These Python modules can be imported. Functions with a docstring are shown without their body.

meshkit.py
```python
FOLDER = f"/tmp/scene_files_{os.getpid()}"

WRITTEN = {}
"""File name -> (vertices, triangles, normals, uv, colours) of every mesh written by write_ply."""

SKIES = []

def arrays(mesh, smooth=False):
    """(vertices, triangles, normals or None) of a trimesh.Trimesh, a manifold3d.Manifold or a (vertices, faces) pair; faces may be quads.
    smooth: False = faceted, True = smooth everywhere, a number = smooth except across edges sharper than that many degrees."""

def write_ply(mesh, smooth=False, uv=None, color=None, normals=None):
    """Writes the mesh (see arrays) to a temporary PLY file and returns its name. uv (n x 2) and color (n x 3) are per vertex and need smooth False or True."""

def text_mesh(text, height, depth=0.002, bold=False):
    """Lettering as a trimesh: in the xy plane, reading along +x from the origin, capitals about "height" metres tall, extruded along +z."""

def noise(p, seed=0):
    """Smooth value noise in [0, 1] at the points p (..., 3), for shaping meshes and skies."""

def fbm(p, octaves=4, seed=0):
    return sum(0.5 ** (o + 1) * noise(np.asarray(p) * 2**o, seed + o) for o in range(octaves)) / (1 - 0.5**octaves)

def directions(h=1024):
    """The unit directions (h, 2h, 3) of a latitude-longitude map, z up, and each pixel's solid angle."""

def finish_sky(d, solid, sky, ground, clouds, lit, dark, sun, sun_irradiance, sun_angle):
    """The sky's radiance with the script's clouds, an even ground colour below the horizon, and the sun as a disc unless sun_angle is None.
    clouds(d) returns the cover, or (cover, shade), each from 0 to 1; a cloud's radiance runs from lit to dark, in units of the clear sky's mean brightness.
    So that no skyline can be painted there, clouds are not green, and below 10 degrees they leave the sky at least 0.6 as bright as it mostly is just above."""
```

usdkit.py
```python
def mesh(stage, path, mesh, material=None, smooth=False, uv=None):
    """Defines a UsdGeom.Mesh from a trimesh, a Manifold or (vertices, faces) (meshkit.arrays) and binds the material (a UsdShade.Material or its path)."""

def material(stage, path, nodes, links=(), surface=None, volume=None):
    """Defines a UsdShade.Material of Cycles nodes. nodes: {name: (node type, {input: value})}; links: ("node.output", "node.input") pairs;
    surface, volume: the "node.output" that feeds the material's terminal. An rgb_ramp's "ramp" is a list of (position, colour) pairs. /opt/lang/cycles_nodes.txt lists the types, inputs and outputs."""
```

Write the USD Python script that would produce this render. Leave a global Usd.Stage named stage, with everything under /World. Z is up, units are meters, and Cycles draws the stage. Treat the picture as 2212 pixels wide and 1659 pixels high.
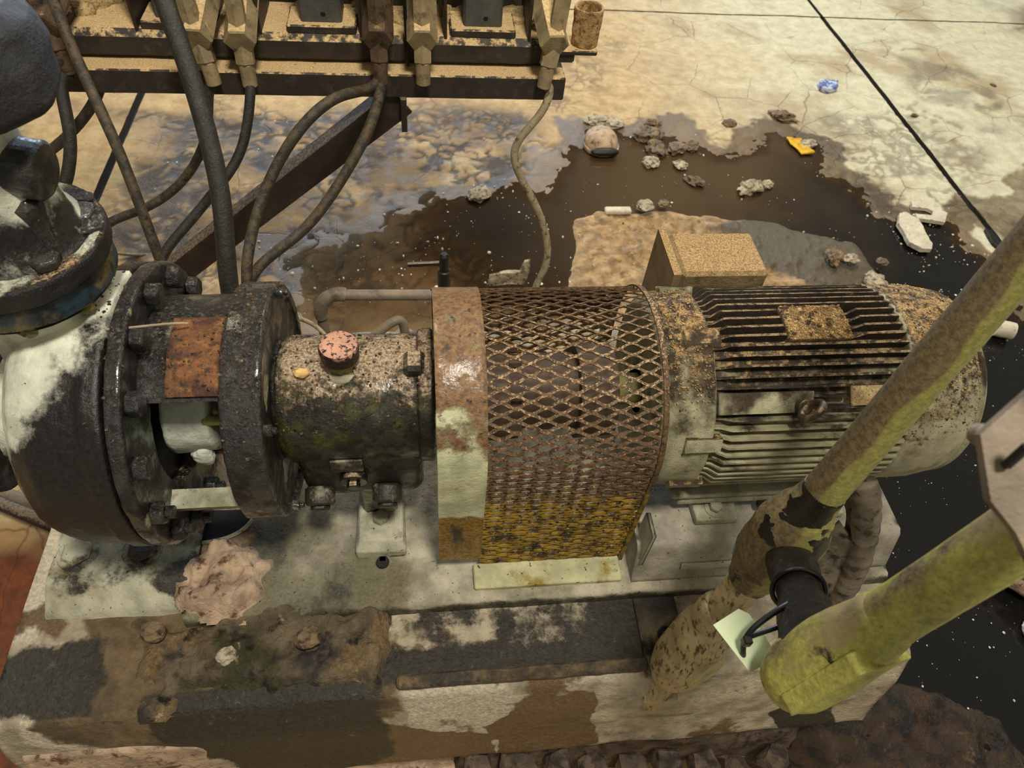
import math, random
import numpy as np, trimesh, manifold3d as m3
from scipy.spatial import cKDTree
from shapely.geometry import Polygon, Point
import shapely
import meshkit, usdkit
from meshkit import fbm, noise
from pxr import Usd, UsdGeom, UsdLux, UsdShade, Gf, Sdf, Vt

stage = Usd.Stage.CreateInMemory()
UsdGeom.SetStageUpAxis(stage, UsdGeom.Tokens.z)
UsdGeom.SetStageMetersPerUnit(stage, 1.0)
UsdGeom.Xform.Define(stage, '/World'); UsdGeom.Scope.Define(stage, '/World/Looks')
PI = math.pi

# ------------------------------------------------------------------ camera
CW, CH, CF = 2212, 1659, 1534.0
PSI, TH, RHO = map(math.radians, (10.5, 51.0, 6.5))
EYE = np.array([-0.13, -0.70, 1.60])
FWD = np.array([math.sin(PSI)*math.cos(TH), math.cos(PSI)*math.cos(TH), -math.sin(TH)])
_r = np.array([math.cos(PSI), -math.sin(PSI), 0.0]); _u = np.cross(_r, FWD)
RGT = math.cos(RHO)*_r + math.sin(RHO)*_u; UPV = -math.sin(RHO)*_r + math.cos(RHO)*_u
cam = UsdGeom.Camera.Define(stage, '/World/camera')
mat4 = np.eye(4); mat4[0, :3], mat4[1, :3], mat4[2, :3], mat4[3, :3] = RGT, UPV, -FWD, EYE
cam.AddTransformOp().Set(Gf.Matrix4d(*mat4.ravel().tolist()))
cam.CreateHorizontalApertureAttr(36.0); cam.CreateVerticalApertureAttr(27.0)
cam.CreateFocalLengthAttr(36.0*CF/CW); cam.CreateClippingRangeAttr(Gf.Vec2f(0.05, 60))
cam.CreateFStopAttr(7.5); cam.CreateFocusDistanceAttr(1.12)
EXPOSURE = 0.22
cam.CreateExposureAttr(EXPOSURE)

def at(px, py, **k):
    """The point of the plane x=, y= or z= that the photo shows at a pixel: for measuring where stains and litter lie on their real surfaces."""
    d = FWD + RGT*(px-CW/2)/CF - UPV*(py-CH/2)/CF
    (ax, v), = k.items(); i = 'xyz'.index(ax)
    return EYE + d*((v-EYE[i])/d[i])

# ------------------------------------------------------------------ lights of the hall
def rect(name, pos, target, w, h, inten, col):
    L = UsdLux.RectLight.Define(stage, '/World/'+name)
    z = np.array(pos, float)-np.array(target, float); z /= np.linalg.norm(z)
    x = np.cross([0, 1, 0] if abs(z[1]) < .9 else [0, 0, 1], z); x /= np.linalg.norm(x); y = np.cross(z, x)
    m = np.eye(4); m[0, :3], m[1, :3], m[2, :3], m[3, :3] = x, y, z, pos
    L.AddTransformOp().Set(Gf.Matrix4d(*m.ravel().tolist()))
    L.CreateWidthAttr(w); L.CreateHeightAttr(h); L.CreateIntensityAttr(inten); L.CreateColorAttr(Gf.Vec3f(*col))
rect('overhead_lamp', (0.3, -1.15, 4.3), (-0.2, 0.0, 0.5), 0.5, 0.5, 150, (1.0, 0.93, 0.80))
rect('far_overhead_lamp', (1.6, 3.6, 4.6), (1.1, 2.6, 0), 1.6, 1.6, 16.5, (1.0, 0.95, 0.78))
rect('left_overhead_lamp', (-2.2, 3.0, 4.6), (-1.4, 2.2, 0), 1.0, 1.0, 11, (1.0, 0.86, 0.62))
rect('daylight_opening', (-0.5, 8.5, 2.5), (-0.3, 0.0, 0.8), 6.5, 2.2, 7.5, (0.60, 0.77, 1.0))
rect('aisle_lamp', (0.9, -2.6, 2.9), (0.2, 0, 0.5), 0.7, 0.7, 1.6, (1.0, 0.95, 0.80))
dome = UsdLux.DomeLight.Define(stage, '/World/hall_light')
dome.CreateColorAttr(Gf.Vec3f(1.0, 0.93, 0.72)); dome.CreateIntensityAttr(0.06)

# ------------------------------------------------------------------ material graphs
def lin(c):
    return tuple(((x/255.0)/12.92 if x/255.0 < .04045 else ((x/255.0+.055)/1.055)**2.4) for x in c)
class G:
    """Builds one node graph."""
    def __init__(s, name): s.name, s.n, s.l, s.k = name, {}, [], 0
    def node(s, kind, out, **inp):
        s.k += 1; nm = f'n{s.k}'; const = {}
        for k, v in inp.items():
            if isinstance(v, str) and '.' in v and v.split('.')[0] in s.n: s.l.append((v, f'{nm}.{k}'))
            else: const[k] = v
        s.n[nm] = (kind, const); return f'{nm}.{out}'
    def pos(s):
        if not hasattr(s, '_p'): s._p = s.node('geometry', 'position')
        return s._p
    def nz(s):
        if not hasattr(s, '_nz'):
            nn = s.node('geometry', 'normal'); s._nx = s.node('separate_xyz', 'z', vector=nn); s._nz = s._nx
        return s._nz
    def xyz(s, a):
        if not hasattr(s, '_xyz'): s._xyz = s.node('separate_xyz', 'x', vector=s.pos()).split('.')[0]
        return f'{s._xyz}.{a}'
    def scaled(s, st):
        return s.pos() if st is None else s.node('mapping', 'vector', vector=s.pos(), scale=st)
    def noise(s, scale, detail=4, rough=.55, st=None, dist=0, off=None):
        v = s.scaled(st)
        if off is not None: v = s.node('mapping', 'vector', vector=v, location=(off, off*1.7, -off))
        return s.node('noise_texture', 'fac', vector=v, scale=scale, detail=detail, roughness=rough, distortion=dist)
    def math(s, op, a, b=0.0, c=0.0): return s.node('math', 'value', math_type=op, value1=a, value2=b, value3=c)
    def rng(s, v, a, b, c=0.0, d=1.0, smooth=True): return s.node('map_range', 'result', range_type='smoothstep' if smooth else 'linear', value=v, from_min=a, from_max=b, to_min=c, to_max=d, clamp=True)
    def mix(s, f, a, b): return s.node('mix', 'color', fac=f, color1=a, color2=b)
    def attr(s, name): return s.node('attribute', 'fac', attribute=name)
    def done(s, surface): return usdkit.material(stage, '/World/Looks/'+s.name, s.n, s.l, surface=surface)

def surf(name, base, layers=(), rough=.55, metal=0.0, bumps=((90, .0012),), spec=.5, tone=.18, tscale=25, coat=0):
    """base colour mottled by noise, then layers of dirt: col, rough, metal; the mask is smoothstep(lo, hi, noise + weights): up (normal z), z/x/y=(a, b, weight), attr=(primvar, weight)."""
    g = G(name)
    b = lin(base); dk = tuple(x*(1-tone*1.6) for x in b); lt = tuple(min(1, x*(1+tone)) for x in b)
    col = g.mix(g.rng(g.noise(tscale, 5), .3, .7), dk, lt)
    r, mt, h = rough, metal, None
    for i, L in enumerate(layers):
        v = g.noise(L.get('s', 30), L.get('detail', 5), L.get('nr', .6), L.get('st'), L.get('dist', 0), off=3.1*(i+1))
        if L.get('kind') == 'voronoi':
            v = g.node('voronoi_texture', 'distance', vector=g.scaled(L.get('st')), scale=L['s'], feature=L.get('feature', 'f1'))
        if 'amp' in L: v = g.math('multiply_add', v, L['amp'], .5-.5*L['amp'])
        if L.get('up'): v = g.math('multiply_add', g.nz(), L['up'], v)
        for ax in 'xyz':
            if ax in L: a, b2, w = L[ax]; v = g.math('add', v, g.rng(g.xyz(ax), a, b2, 0, w))
        for an, w in L.get('attrs', ()): v = g.math('multiply_add', g.attr(an), w, v)
        m = g.rng(v, L['lo'], L['hi'])
        if 'op' in L: m = g.math('multiply', m, L['op'])
        c1 = lin(L['col']); c2 = lin(L['col2']) if 'col2' in L else tuple(x*.6 for x in c1)
        cc = g.mix(g.rng(g.noise(L.get('cs', 160), 4, .7, off=1.3*i), .32, .68), c2, c1)
        col = g.mix(m, col, cc)
        if 'rough' in L:
            r = g.math('multiply_add', m, g.math('subtract', L['rough'], r), r)
        if 'metal' in L or metal: mt = g.math('multiply_add', m, g.math('subtract', L.get('metal', 0.0), mt), mt)
        if L.get('h'): h = g.math('multiply_add', m, L['h'], h if h else 0.0)
    nrm = None
    for sc, d in bumps:
        hh = g.math('multiply', g.noise(sc, 6, .65), d)
        h = g.math('add', h, hh) if h else hh
    kw = {}
    if h:
        kw['normal'] = g.node('bump', 'normal', height=h, strength=1.0, distance=1.0)
    if coat:
        kw['coat_weight'] = g.math('multiply', g.rng(g.noise(38, 6, .65, off=17), .44, .56), coat); kw['coat_roughness'] = .22
        kw['coat_normal'] = g.node('bump', 'normal', height=g.math('multiply', g.noise(150, 3, .6), .0006), strength=1.0, distance=1.0)
    return g.done(g.node('principled_bsdf', 'BSDF', base_color=col, roughness=r, metallic=mt, specular_ior_level=spec, **kw))

# ------------------------------------------------------------------ naming, things and parts
_used = {}
def path_of(parent, name):
    base = f'{parent}/{name}'; n = _used.get(base, 0); _used[base] = n+1
    return base if n == 0 else f'{base}_{n:03d}'
def tag(prim, label=None, cat=None, group=None, kind=None):
    for k, v in (('label', label), ('category', cat), ('group', group), ('kind', kind)):
        if v: prim.SetCustomDataByKey(k, v)
LOC = {}
def thing(name, label, cat, loc=(0, 0, 0), group=None, kind=None):
    p = path_of('/World', name); x = UsdGeom.Xform.Define(stage, p); x.AddTranslateOp().Set(Gf.Vec3d(*map(float, loc)))
    LOC[p] = np.array(loc, float); tag(x.GetPrim(), label, cat, group, kind); return p
def part(parent, name, mesh, mat, smooth=32, label=None, prim=None, kind=None):
    p = path_of(parent, name); root = '/'.join(p.split('/')[:3]); off = LOC.get(root, np.zeros(3))
    v, f, n = meshkit.arrays(mesh, smooth)
    m = UsdGeom.Mesh.Define(stage, p)
    m.CreatePointsAttr(Vt.Vec3fArray.FromNumpy((v-off).astype(np.float32)))
    m.CreateFaceVertexCountsAttr(Vt.IntArray.FromNumpy(np.full(len(f), 3, np.int32)))
    m.CreateFaceVertexIndicesAttr(Vt.IntArray.FromNumpy(f.astype(np.int32).ravel()))
    m.CreateSubdivisionSchemeAttr('none')
    if n is not None:
        m.CreateNormalsAttr(Vt.Vec3fArray.FromNumpy(n.astype(np.float32))); m.SetNormalsInterpolation('vertex')
    for k, fn in (prim or {}).items():
        UsdGeom.PrimvarsAPI(m).CreatePrimvar(k, Sdf.ValueTypeNames.FloatArray, 'vertex').Set(Vt.FloatArray.FromNumpy(np.asarray(fn(v, n), np.float32)))
    UsdShade.MaterialBindingAPI.Apply(m.GetPrim()).Bind(mat)
    tag(m.GetPrim(), label, None, None, kind); return p
def solo(name, label, cat, mesh, mat, smooth=32, group=None, kind=None, prim=None):
    v = meshkit.arrays(mesh)[0]; base = np.array([v[:, 0].mean(), v[:, 1].mean(), v[:, 2].min()])
    p = path_of('/World', name)
    m = _solo(p, mesh, mat, smooth, prim, base); tag(m, label, cat, group, kind); return p
def _solo(p, mesh, mat, smooth, prim, base):
    v, f, n = meshkit.arrays(mesh, smooth)
    m = UsdGeom.Mesh.Define(stage, p); m.AddTranslateOp().Set(Gf.Vec3d(*map(float, base)))
    m.CreatePointsAttr(Vt.Vec3fArray.FromNumpy((v-base).astype(np.float32)))
    m.CreateFaceVertexCountsAttr(Vt.IntArray.FromNumpy(np.full(len(f), 3, np.int32)))
    m.CreateFaceVertexIndicesAttr(Vt.IntArray.FromNumpy(f.astype(np.int32).ravel())); m.CreateSubdivisionSchemeAttr('none')
    if n is not None:
        m.CreateNormalsAttr(Vt.Vec3fArray.FromNumpy(n.astype(np.float32))); m.SetNormalsInterpolation('vertex')
    for k, fn in (prim or {}).items():
        UsdGeom.PrimvarsAPI(m).CreatePrimvar(k, Sdf.ValueTypeNames.FloatArray, 'vertex').Set(Vt.FloatArray.FromNumpy(np.asarray(fn(v, n), np.float32)))
    UsdShade.MaterialBindingAPI.Apply(m.GetPrim()).Bind(mat); return m.GetPrim()

# ------------------------------------------------------------------ shapes
def cat(*ms): return trimesh.util.concatenate([m for m in ms if m is not None])
def sst(x, a, b):
    t = np.clip((np.asarray(x, float)-a)/(b-a), 0, 1); return t*t*(3-2*t)
def box(c, s, bev=0.002, rot=None):
    h = np.array(s, float)/2; b = min(bev, h.min()*.6); pts = []
    for sx in (-1, 1):
        for sy in (-1, 1):
            for sz in (-1, 1):
                q = np.array([sx, sy, sz])
                for k in range(3):
                    e = h-b; e[k] = h[k]; pts.append(q*e)
    m = trimesh.convex.convex_hull(np.array(pts))
    if rot is not None: m.apply_transform(rot if np.shape(rot) == (4, 4) else trimesh.transformations.euler_matrix(*rot))
    m.apply_translation(c); return m
def ax_frame(d):
    d = np.array(d, float)/np.linalg.norm(d); a = np.cross(d, [0, 0, 1.0] if abs(d[2]) < .9 else [1.0, 0, 0]); a /= np.linalg.norm(a)
    return d, a, np.cross(d, a)
def lathe(prof, p0, d, n=48, a0=0, a1=2*PI):
    """profile [(s, r)] turned about the axis through p0 along d."""
    d, a, b = ax_frame(d); prof = np.array(prof, float); prof[prof[:, 1] < 1e-4, 1] = 0; full = abs(a1-a0-2*PI) < 1e-6
    th = np.linspace(a0, a1, n, endpoint=not full)
    ring = np.cos(th)[:, None]*a+np.sin(th)[:, None]*b
    V = np.array(p0)+prof[:, 0][:, None, None]*d+prof[:, 1][:, None, None]*ring[None]
    k, m = len(prof), n; idx = np.arange(k*m).reshape(k, m); F = []
    nx = m if full else m-1
    i, j = np.meshgrid(np.arange(k-1), np.arange(nx), indexing='ij'); j2 = (j+1) % m
    A, B, C, D = idx[i, j], idx[i, j2], idx[i+1, j2], idx[i+1, j]
    F = np.concatenate([np.stack([A, B, C], -1).reshape(-1, 3), np.stack([A, C, D], -1).reshape(-1, 3)])
    msh = trimesh.Trimesh(V.reshape(-1, 3), F, process=False); msh.merge_vertices(); msh.update_faces(msh.nondegenerate_faces()); 
    return msh
def dens(prof, step):
    """resamples a profile so that no step is longer than step."""
    out = [prof[0]]
    for p, q in zip(prof[:-1], prof[1:]):
        k = max(1, int(math.ceil(math.dist(p, q)/step)))
        out += [(p[0]+(q[0]-p[0])*t/k, p[1]+(q[1]-p[1])*t/k) for t in range(1, k+1)]
    return out
def cyl(p0, p1, r, n=24, bev=.0015, r2=None):
    p0, p1 = np.array(p0, float), np.array(p1, float); L = np.linalg.norm(p1-p0); r2 = r if r2 is None else r2; b = min(bev, L*.4, r*.4)
    return lathe([(0, 1e-5), (0, r-b), (b, r), (L-b, r2), (L, r2-b), (L, 1e-5)], p0, p1-p0, n)
def prism(p0, p1, r, k=6, bev=.002, twist=0):
    m = cyl(p0, p1, r, k, bev)
    if twist:
        m.apply_transform(trimesh.transformations.rotation_matrix(twist, np.array(p1)-np.array(p0), p0))
    return m
def spline(pts, n=60):
    from scipy.interpolate import CubicSpline
    p = np.array(pts, float); t = np.concatenate([[0], np.cumsum(np.linalg.norm(np.diff(p, axis=0), axis=1)**.5)])
    return CubicSpline(t, p)(np.linspace(0, t[-1], n)) if len(p) > 2 else p[0]+(p[-1]-p[0])*np.linspace(0, 1, n)[:, None]
def tube(p, r, n=14, caps=True):
    p = np.array(p, float); R = np.broadcast_to(np.asarray(r, float), (len(p),))
    t = np.gradient(p, axis=0); t /= np.linalg.norm(t, axis=1, keepdims=True)+1e-12
    _, a, b = ax_frame(t[0]); V = []; th = np.arange(n)*2*PI/n
    for i in range(len(p)):
        a = a-t[i]*(a@t[i]); a /= np.linalg.norm(a); b = np.cross(t[i], a)
        V.append(p[i]+R[i]*(np.cos(th)[:, None]*a+np.sin(th)[:, None]*b))
    V = np.concatenate(V); F = []
    i, j = np.meshgrid(np.arange(len(p)-1), np.arange(n), indexing='ij'); j2 = (j+1) % n
    A, B, C, D = i*n+j, i*n+j2, (i+1)*n+j2, (i+1)*n+j
    F = np.concatenate([np.stack([A, B, C], -1).reshape(-1, 3), np.stack([A, C, D], -1).reshape(-1, 3)])
    if caps:
        V = np.vstack([V, p[0], p[-1]]); k = len(V)
        F = np.vstack([F, [[k-2, (q+1) % n, q] for q in range(n)], [[k-1, (len(p)-1)*n+q, (len(p)-1)*n+(q+1) % n] for q in range(n)]])
    return trimesh.Trimesh(V, F, process=False)
def rough(m, edge, amp, scale, seed=0, oct=4, bias=.5, only=None):
    """fine real relief: the mesh is subdivided to edges of about edge metres and pushed along its normals by noise."""
    if edge: 
        v, f = trimesh.remesh.subdivide_to_size(m.vertices, m.faces, edge, max_iter=12); m = trimesh.Trimesh(v, f, process=False); m.merge_vertices()
    v, f, n = meshkit.arrays(m, True)
    w = (fbm(v*scale+seed*7.3, oct, seed)-bias)*2*amp
    if only is not None: w = w*only(v, n)
    return trimesh.Trimesh(v+n*w[:, None], f, process=False)
def grid(x0, x1, y0, y1, step, zf):
    xs = np.linspace(x0, x1, max(2, int((x1-x0)/step)+1)); ys = np.linspace(y0, y1, max(2, int((y1-y0)/step)+1))
    X, Y = np.meshgrid(xs, ys, indexing='ij'); V = np.stack([X, Y, zf(X, Y)], -1).reshape(-1, 3)
    ny = len(ys); i, j = np.meshgrid(np.arange(len(xs)-1), np.arange(ny-1), indexing='ij'); a = i*ny+j
    F = np.concatenate([np.stack([a, a+ny, a+ny+1], -1).reshape(-1, 3), np.stack([a, a+ny+1, a+1], -1).reshape(-1, 3)])
    return V, F
def extr(poly, h, p0, u, v, w):
    """a 2-D outline in the plane (p0, u, v) given a thickness h along w."""
    pg = poly if isinstance(poly, Polygon) else Polygon(poly)
    m = trimesh.creation.extrude_polygon(pg, h, engine='earcut')
    M = np.eye(4); M[:3, 0], M[:3, 1], M[:3, 2], M[:3, 3] = u, v, w, p0; m.apply_transform(M)
    if np.linalg.det(M[:3, :3]) < 0: m.invert()
    return m
def lump(c, s, seed, sub=3, amp=.35, sc=1.4, rot=0, flat=None):
    m = trimesh.creation.icosphere(sub); v = m.vertices
    v = v*(1+amp*2*(fbm(v*sc+seed*3.7+20, 3, seed)-.5))[:, None]*np.array(s)
    if flat is not None: v[:, 2] = np.maximum(v[:, 2], flat*s[2])
    c_, s_ = math.cos(rot), math.sin(rot); v = v@np.array([[c_, s_, 0], [-s_, c_, 0], [0, 0, 1]])
    return trimesh.Trimesh(v+np.array(c), m.faces, process=False)
def hexbolt(p, d, r, h, shank=0, washer=0, twist=0):
    p = np.array(p, float); d = np.array(d, float)/np.linalg.norm(d); ms = []
    if washer: ms.append(cyl(p, p+d*h*.22, washer, 20, .0008)); p = p+d*h*.22
    ms.append(prism(p, p+d*h, r, 6, r*.16, twist))
    if shank: ms.append(cyl(p+d*h*.9, p+d*(h+shank), r*.52, 14, .001))
    return cat(*ms)
# ------------------------------------------------------------------ materials
DUST = (192, 162, 114); DUST2 = (112, 82, 46); GREASE = (19, 20, 22); GREASE2 = (44, 36, 26)
def dust(lo=.95, hi=1.25, up=.8, s=70, **k): return dict(col=DUST, col2=DUST2, cs=420, s=s, up=up, lo=lo, hi=hi, rough=.9, h=.0006, **k)
M = {}
M['floor'] = None
def floor_mat():
    g = G('concrete_floor')
    n1 = g.noise(2.2, 6, .6); n2 = g.noise(18, 6, .65, off=4); n3 = g.noise(160, 4, .7, off=9)
    tan = g.mix(g.rng(n2, .3, .7), lin((176, 144, 96)), lin((206, 180, 132)))
    pale = g.mix(g.rng(n2, .3, .7), lin((196, 190, 160)), lin((222, 216, 188)))
    col = g.mix(g.rng(g.math('multiply_add', n1, 1.6, g.xyz('x')), 1.4, 2.6), tan, pale)
    col = g.mix(g.math('multiply', g.rng(n1, .48, .66), .55), col, lin((150, 116, 74)))
    col = g.mix(g.math('multiply', g.rng(n3, .56, .72), .5), col, lin((120, 92, 60)))
    vo = g.node('mapping', 'vector', vector=g.pos(), scale=(1, 1, 0)); vo = g.node('mix_vector', 'result', fac=.06, a=vo, b=g.node('noise_texture', 'color', vector=g.pos(), scale=7.0, detail=5.0))
    hair = g.node('voronoi_texture', 'distance', vector=vo, scale=4.2, feature='distance_to_edge')
    hair = g.math('multiply', g.rng(hair, .0, .016, 1, 0), g.rng(n1, .42, .58))
    col = g.mix(g.math('multiply', hair, .5), col, lin((84, 66, 46)))
    sp = g.noise(55, 3, .6, off=13); col = g.mix(g.math('multiply', g.rng(sp, .69, .73), .8), col, lin((70, 54, 38)))
    dampm = g.math('multiply', g.attr('damp'), g.rng(g.math('add', g.noise(3.3, 6, .62, off=21), g.math('multiply', n2, .25)), .50, .66))
    col = g.mix(g.math('multiply', dampm, .85), col, g.mix(g.rng(n2, .35, .65), lin((132, 104, 66)), lin((92, 72, 48))))
    crk = g.attr('crack'); wet = g.attr('wet'); rust = g.attr('rust')
    col = g.mix(g.math('multiply', crk, .9), col, lin((48, 37, 26)))
    w = g.rng(g.math('multiply_add', g.math('subtract', n2, .5), .6, wet), .25, .75)
    wc = g.mix(g.rng(n1, .35, .65), lin((116, 90, 56)), lin((80, 64, 44)))
    wc = g.mix(g.math('multiply', crk, .8), wc, lin((24, 20, 16)))
    col = g.mix(g.math('multiply', w, .88), col, wc)
    rc = g.mix(g.rng(n2, .35, .65), lin((120, 62, 22)), lin((84, 44, 20)))
    col = g.mix(rust, col, rc)
    wr = g.math('maximum', w, g.math('multiply', g.attr('damp'), g.rng(n2, .42, .62, 0, .6)))
    r = g.math('multiply_add', wr, -.38, .74)
    h = g.math('add', g.math('multiply', n3, .0022), g.math('multiply_add', hair, -.0015, g.math('multiply', n2, .003)))
    bn = g.node('bump', 'normal', height=h, strength=1.0, distance=1.0)
    return g.done(g.node('principled_bsdf', 'BSDF', base_color=col, roughness=r, normal=bn))
M['floor'] = floor_mat()
M['joint'] = surf('joint_filler', (20, 17, 13), rough=.35, bumps=((60, .004),))
def water_mat():
    g = G('murky_water')
    d = g.attr('depth'); n = g.noise(5, 5, .6)
    f = g.rng(g.math('multiply_add', g.math('subtract', n, .5), .8, d), .15, 1.0)
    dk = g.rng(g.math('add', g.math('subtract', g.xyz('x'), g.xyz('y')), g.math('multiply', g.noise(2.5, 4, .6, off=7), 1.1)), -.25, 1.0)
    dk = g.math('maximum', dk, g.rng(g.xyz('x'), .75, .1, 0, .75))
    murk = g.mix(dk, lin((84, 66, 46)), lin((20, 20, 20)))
    bn = g.node('bump', 'normal', height=g.math('multiply', g.noise(22, 3, .5), .0012), strength=1.0, distance=1.0)
    deep = g.node('principled_bsdf', 'BSDF', base_color=murk, roughness=.07, normal=bn)
    clear = g.node('transparent_bsdf', 'BSDF', color=g.mix(g.rng(d, .0, .25), (1., 1., 1.), (.55, .46, .33)))
    gl = g.node('glossy_bsdf', 'BSDF', color=(1., 1., 1.), roughness=.05, normal=bn)
    thin = g.node('mix_closure', 'closure', fac=g.node('fresnel', 'fac', IOR=1.33), closure1=clear, closure2=gl)
    return g.done(g.node('mix_closure', 'closure', fac=g.math('multiply', f, .93), closure1=thin, closure2=deep))
M['water'] = water_mat()
M['silt'] = surf('silt', (178, 146, 104), [dict(col=(112, 84, 54), s=35, lo=.5, hi=.68, op=.7), dict(col=(224, 196, 140), s=48, lo=.62, hi=.68), dict(col=(104, 92, 72), col2=(84, 74, 58), s=8, lo=.55, hi=.85, attrs=(('moist', .7),), rough=.22)], rough=.8, bumps=((60, .006), (240, .0015)), tone=.25)
M['foam'] = surf('foam', (215, 210, 195), rough=.2, bumps=())
PAINT = (214, 214, 196)
M['cast_white'] = surf('cream_painted_casting', PAINT, [
    dict(col=(150, 142, 110), s=14, lo=.55, hi=.75, op=.5),
    dict(col=GREASE, col2=(38, 34, 30), s=26, detail=8, nr=.68, lo=.60, hi=.86, attrs=(('grease', .75),), rough=.30, h=.0012),
    dict(col=(205, 195, 160), col2=(150, 136, 100), s=240, lo=.70, hi=.76, rough=.7, op=.7),
    dict(col=(26, 24, 22), s=180, lo=.66, hi=.72, rough=.4)], rough=.55, bumps=((140, .0014), (30, .002)))
M['cast_black'] = surf('grease_caked_casting', (17, 17, 18), [
    dict(col=(44, 39, 33), s=40, lo=.45, hi=.7, rough=.5),
    dict(col=(168, 160, 132), col2=(120, 110, 84), s=22, lo=.72, hi=.80, attrs=(('bare', .55),), rough=.6),
    dict(col=(112, 100, 86), col2=(56, 48, 40), cs=160, s=110, detail=8, nr=.72, up=.36, lo=.80, hi=.96, rough=.42, h=.0015, op=.85),
    dict(col=(200, 190, 160), s=330, lo=.70, hi=.75, rough=.5, op=.8)], rough=.24, spec=.7, bumps=((110, .003), (380, .0014)), tone=.3, coat=1.0)
M['cast_black_dusty'] = surf('crumb_strewn_black_casting', (24, 23, 24), [dict(col=(210, 212, 194), col2=(180, 178, 156), s=22, x=(-.575, -.625, .5), up=.5, lo=1.12, hi=1.3, rough=.6), dict(col=(190, 158, 120), col2=(60, 44, 32), cs=300, s=120, detail=8, nr=.72, up=.45, x=(-.60, -.56, .14), lo=.94, hi=1.10, rough=.7, h=.0015), dict(col=(206, 206, 186), s=14, up=.5, lo=.98, hi=1.10, rough=.6)], rough=.3, spec=.6, bumps=((110, .003), (380, .0014)), tone=.3)
M['frame_oily'] = surf('oily_bearing_housing', (38, 38, 26), [
    dict(col=(84, 92, 26), col2=(52, 60, 18), s=30, lo=.55, hi=.75, z=(.62, .72, .12), op=.8),
    dict(col=(40, 62, 92), col2=(24, 34, 50), s=12, lo=.70, hi=.82, op=.7),
    dict(col=(150, 146, 104), s=16, lo=.68, hi=.78),
    dict(col=(18, 17, 15), s=18, lo=.42, hi=.62, rough=.25),
    dict(col=(190, 168, 138), col2=(92, 70, 54), cs=260, s=60, detail=8, nr=.7, up=.75, lo=1.00, hi=1.20, rough=.7, h=.002)], rough=.28, bumps=((100, .0025), (330, .0014)), coat=.8)
M['foot_paint'] = surf('pale_green_painted_steel', (176, 173, 150), [
    dict(col=(112, 110, 70), s=10, lo=.5, hi=.7, op=.7),
    dict(col=(190, 172, 140), s=8, lo=.55, hi=.75, op=.8),
    dict(col=(34, 32, 26), col2=(58, 52, 40), s=16, detail=8, nr=.68, lo=.60, hi=.76, attrs=(('grease', .4),), rough=.4),
    dict(col=(40, 34, 26), s=150, lo=.64, hi=.70)], rough=.6, bumps=((80, .002), (260, .0009)), tone=.2)
M['motor'] = surf('motor_paint', (168, 164, 132), [
    dict(col=(70, 58, 40), s=24, lo=.52, hi=.72, op=.7),
    dict(col=(66, 50, 32), col2=(36, 27, 18), s=26, up=.5, lo=.64, hi=.96, rough=.8),
    dust(1.12, 1.3, .72, 60), dict(col=(30, 26, 22), s=200, lo=.64, hi=.70)], rough=.6, bumps=((90, .002), (400, .0012)))
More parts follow.
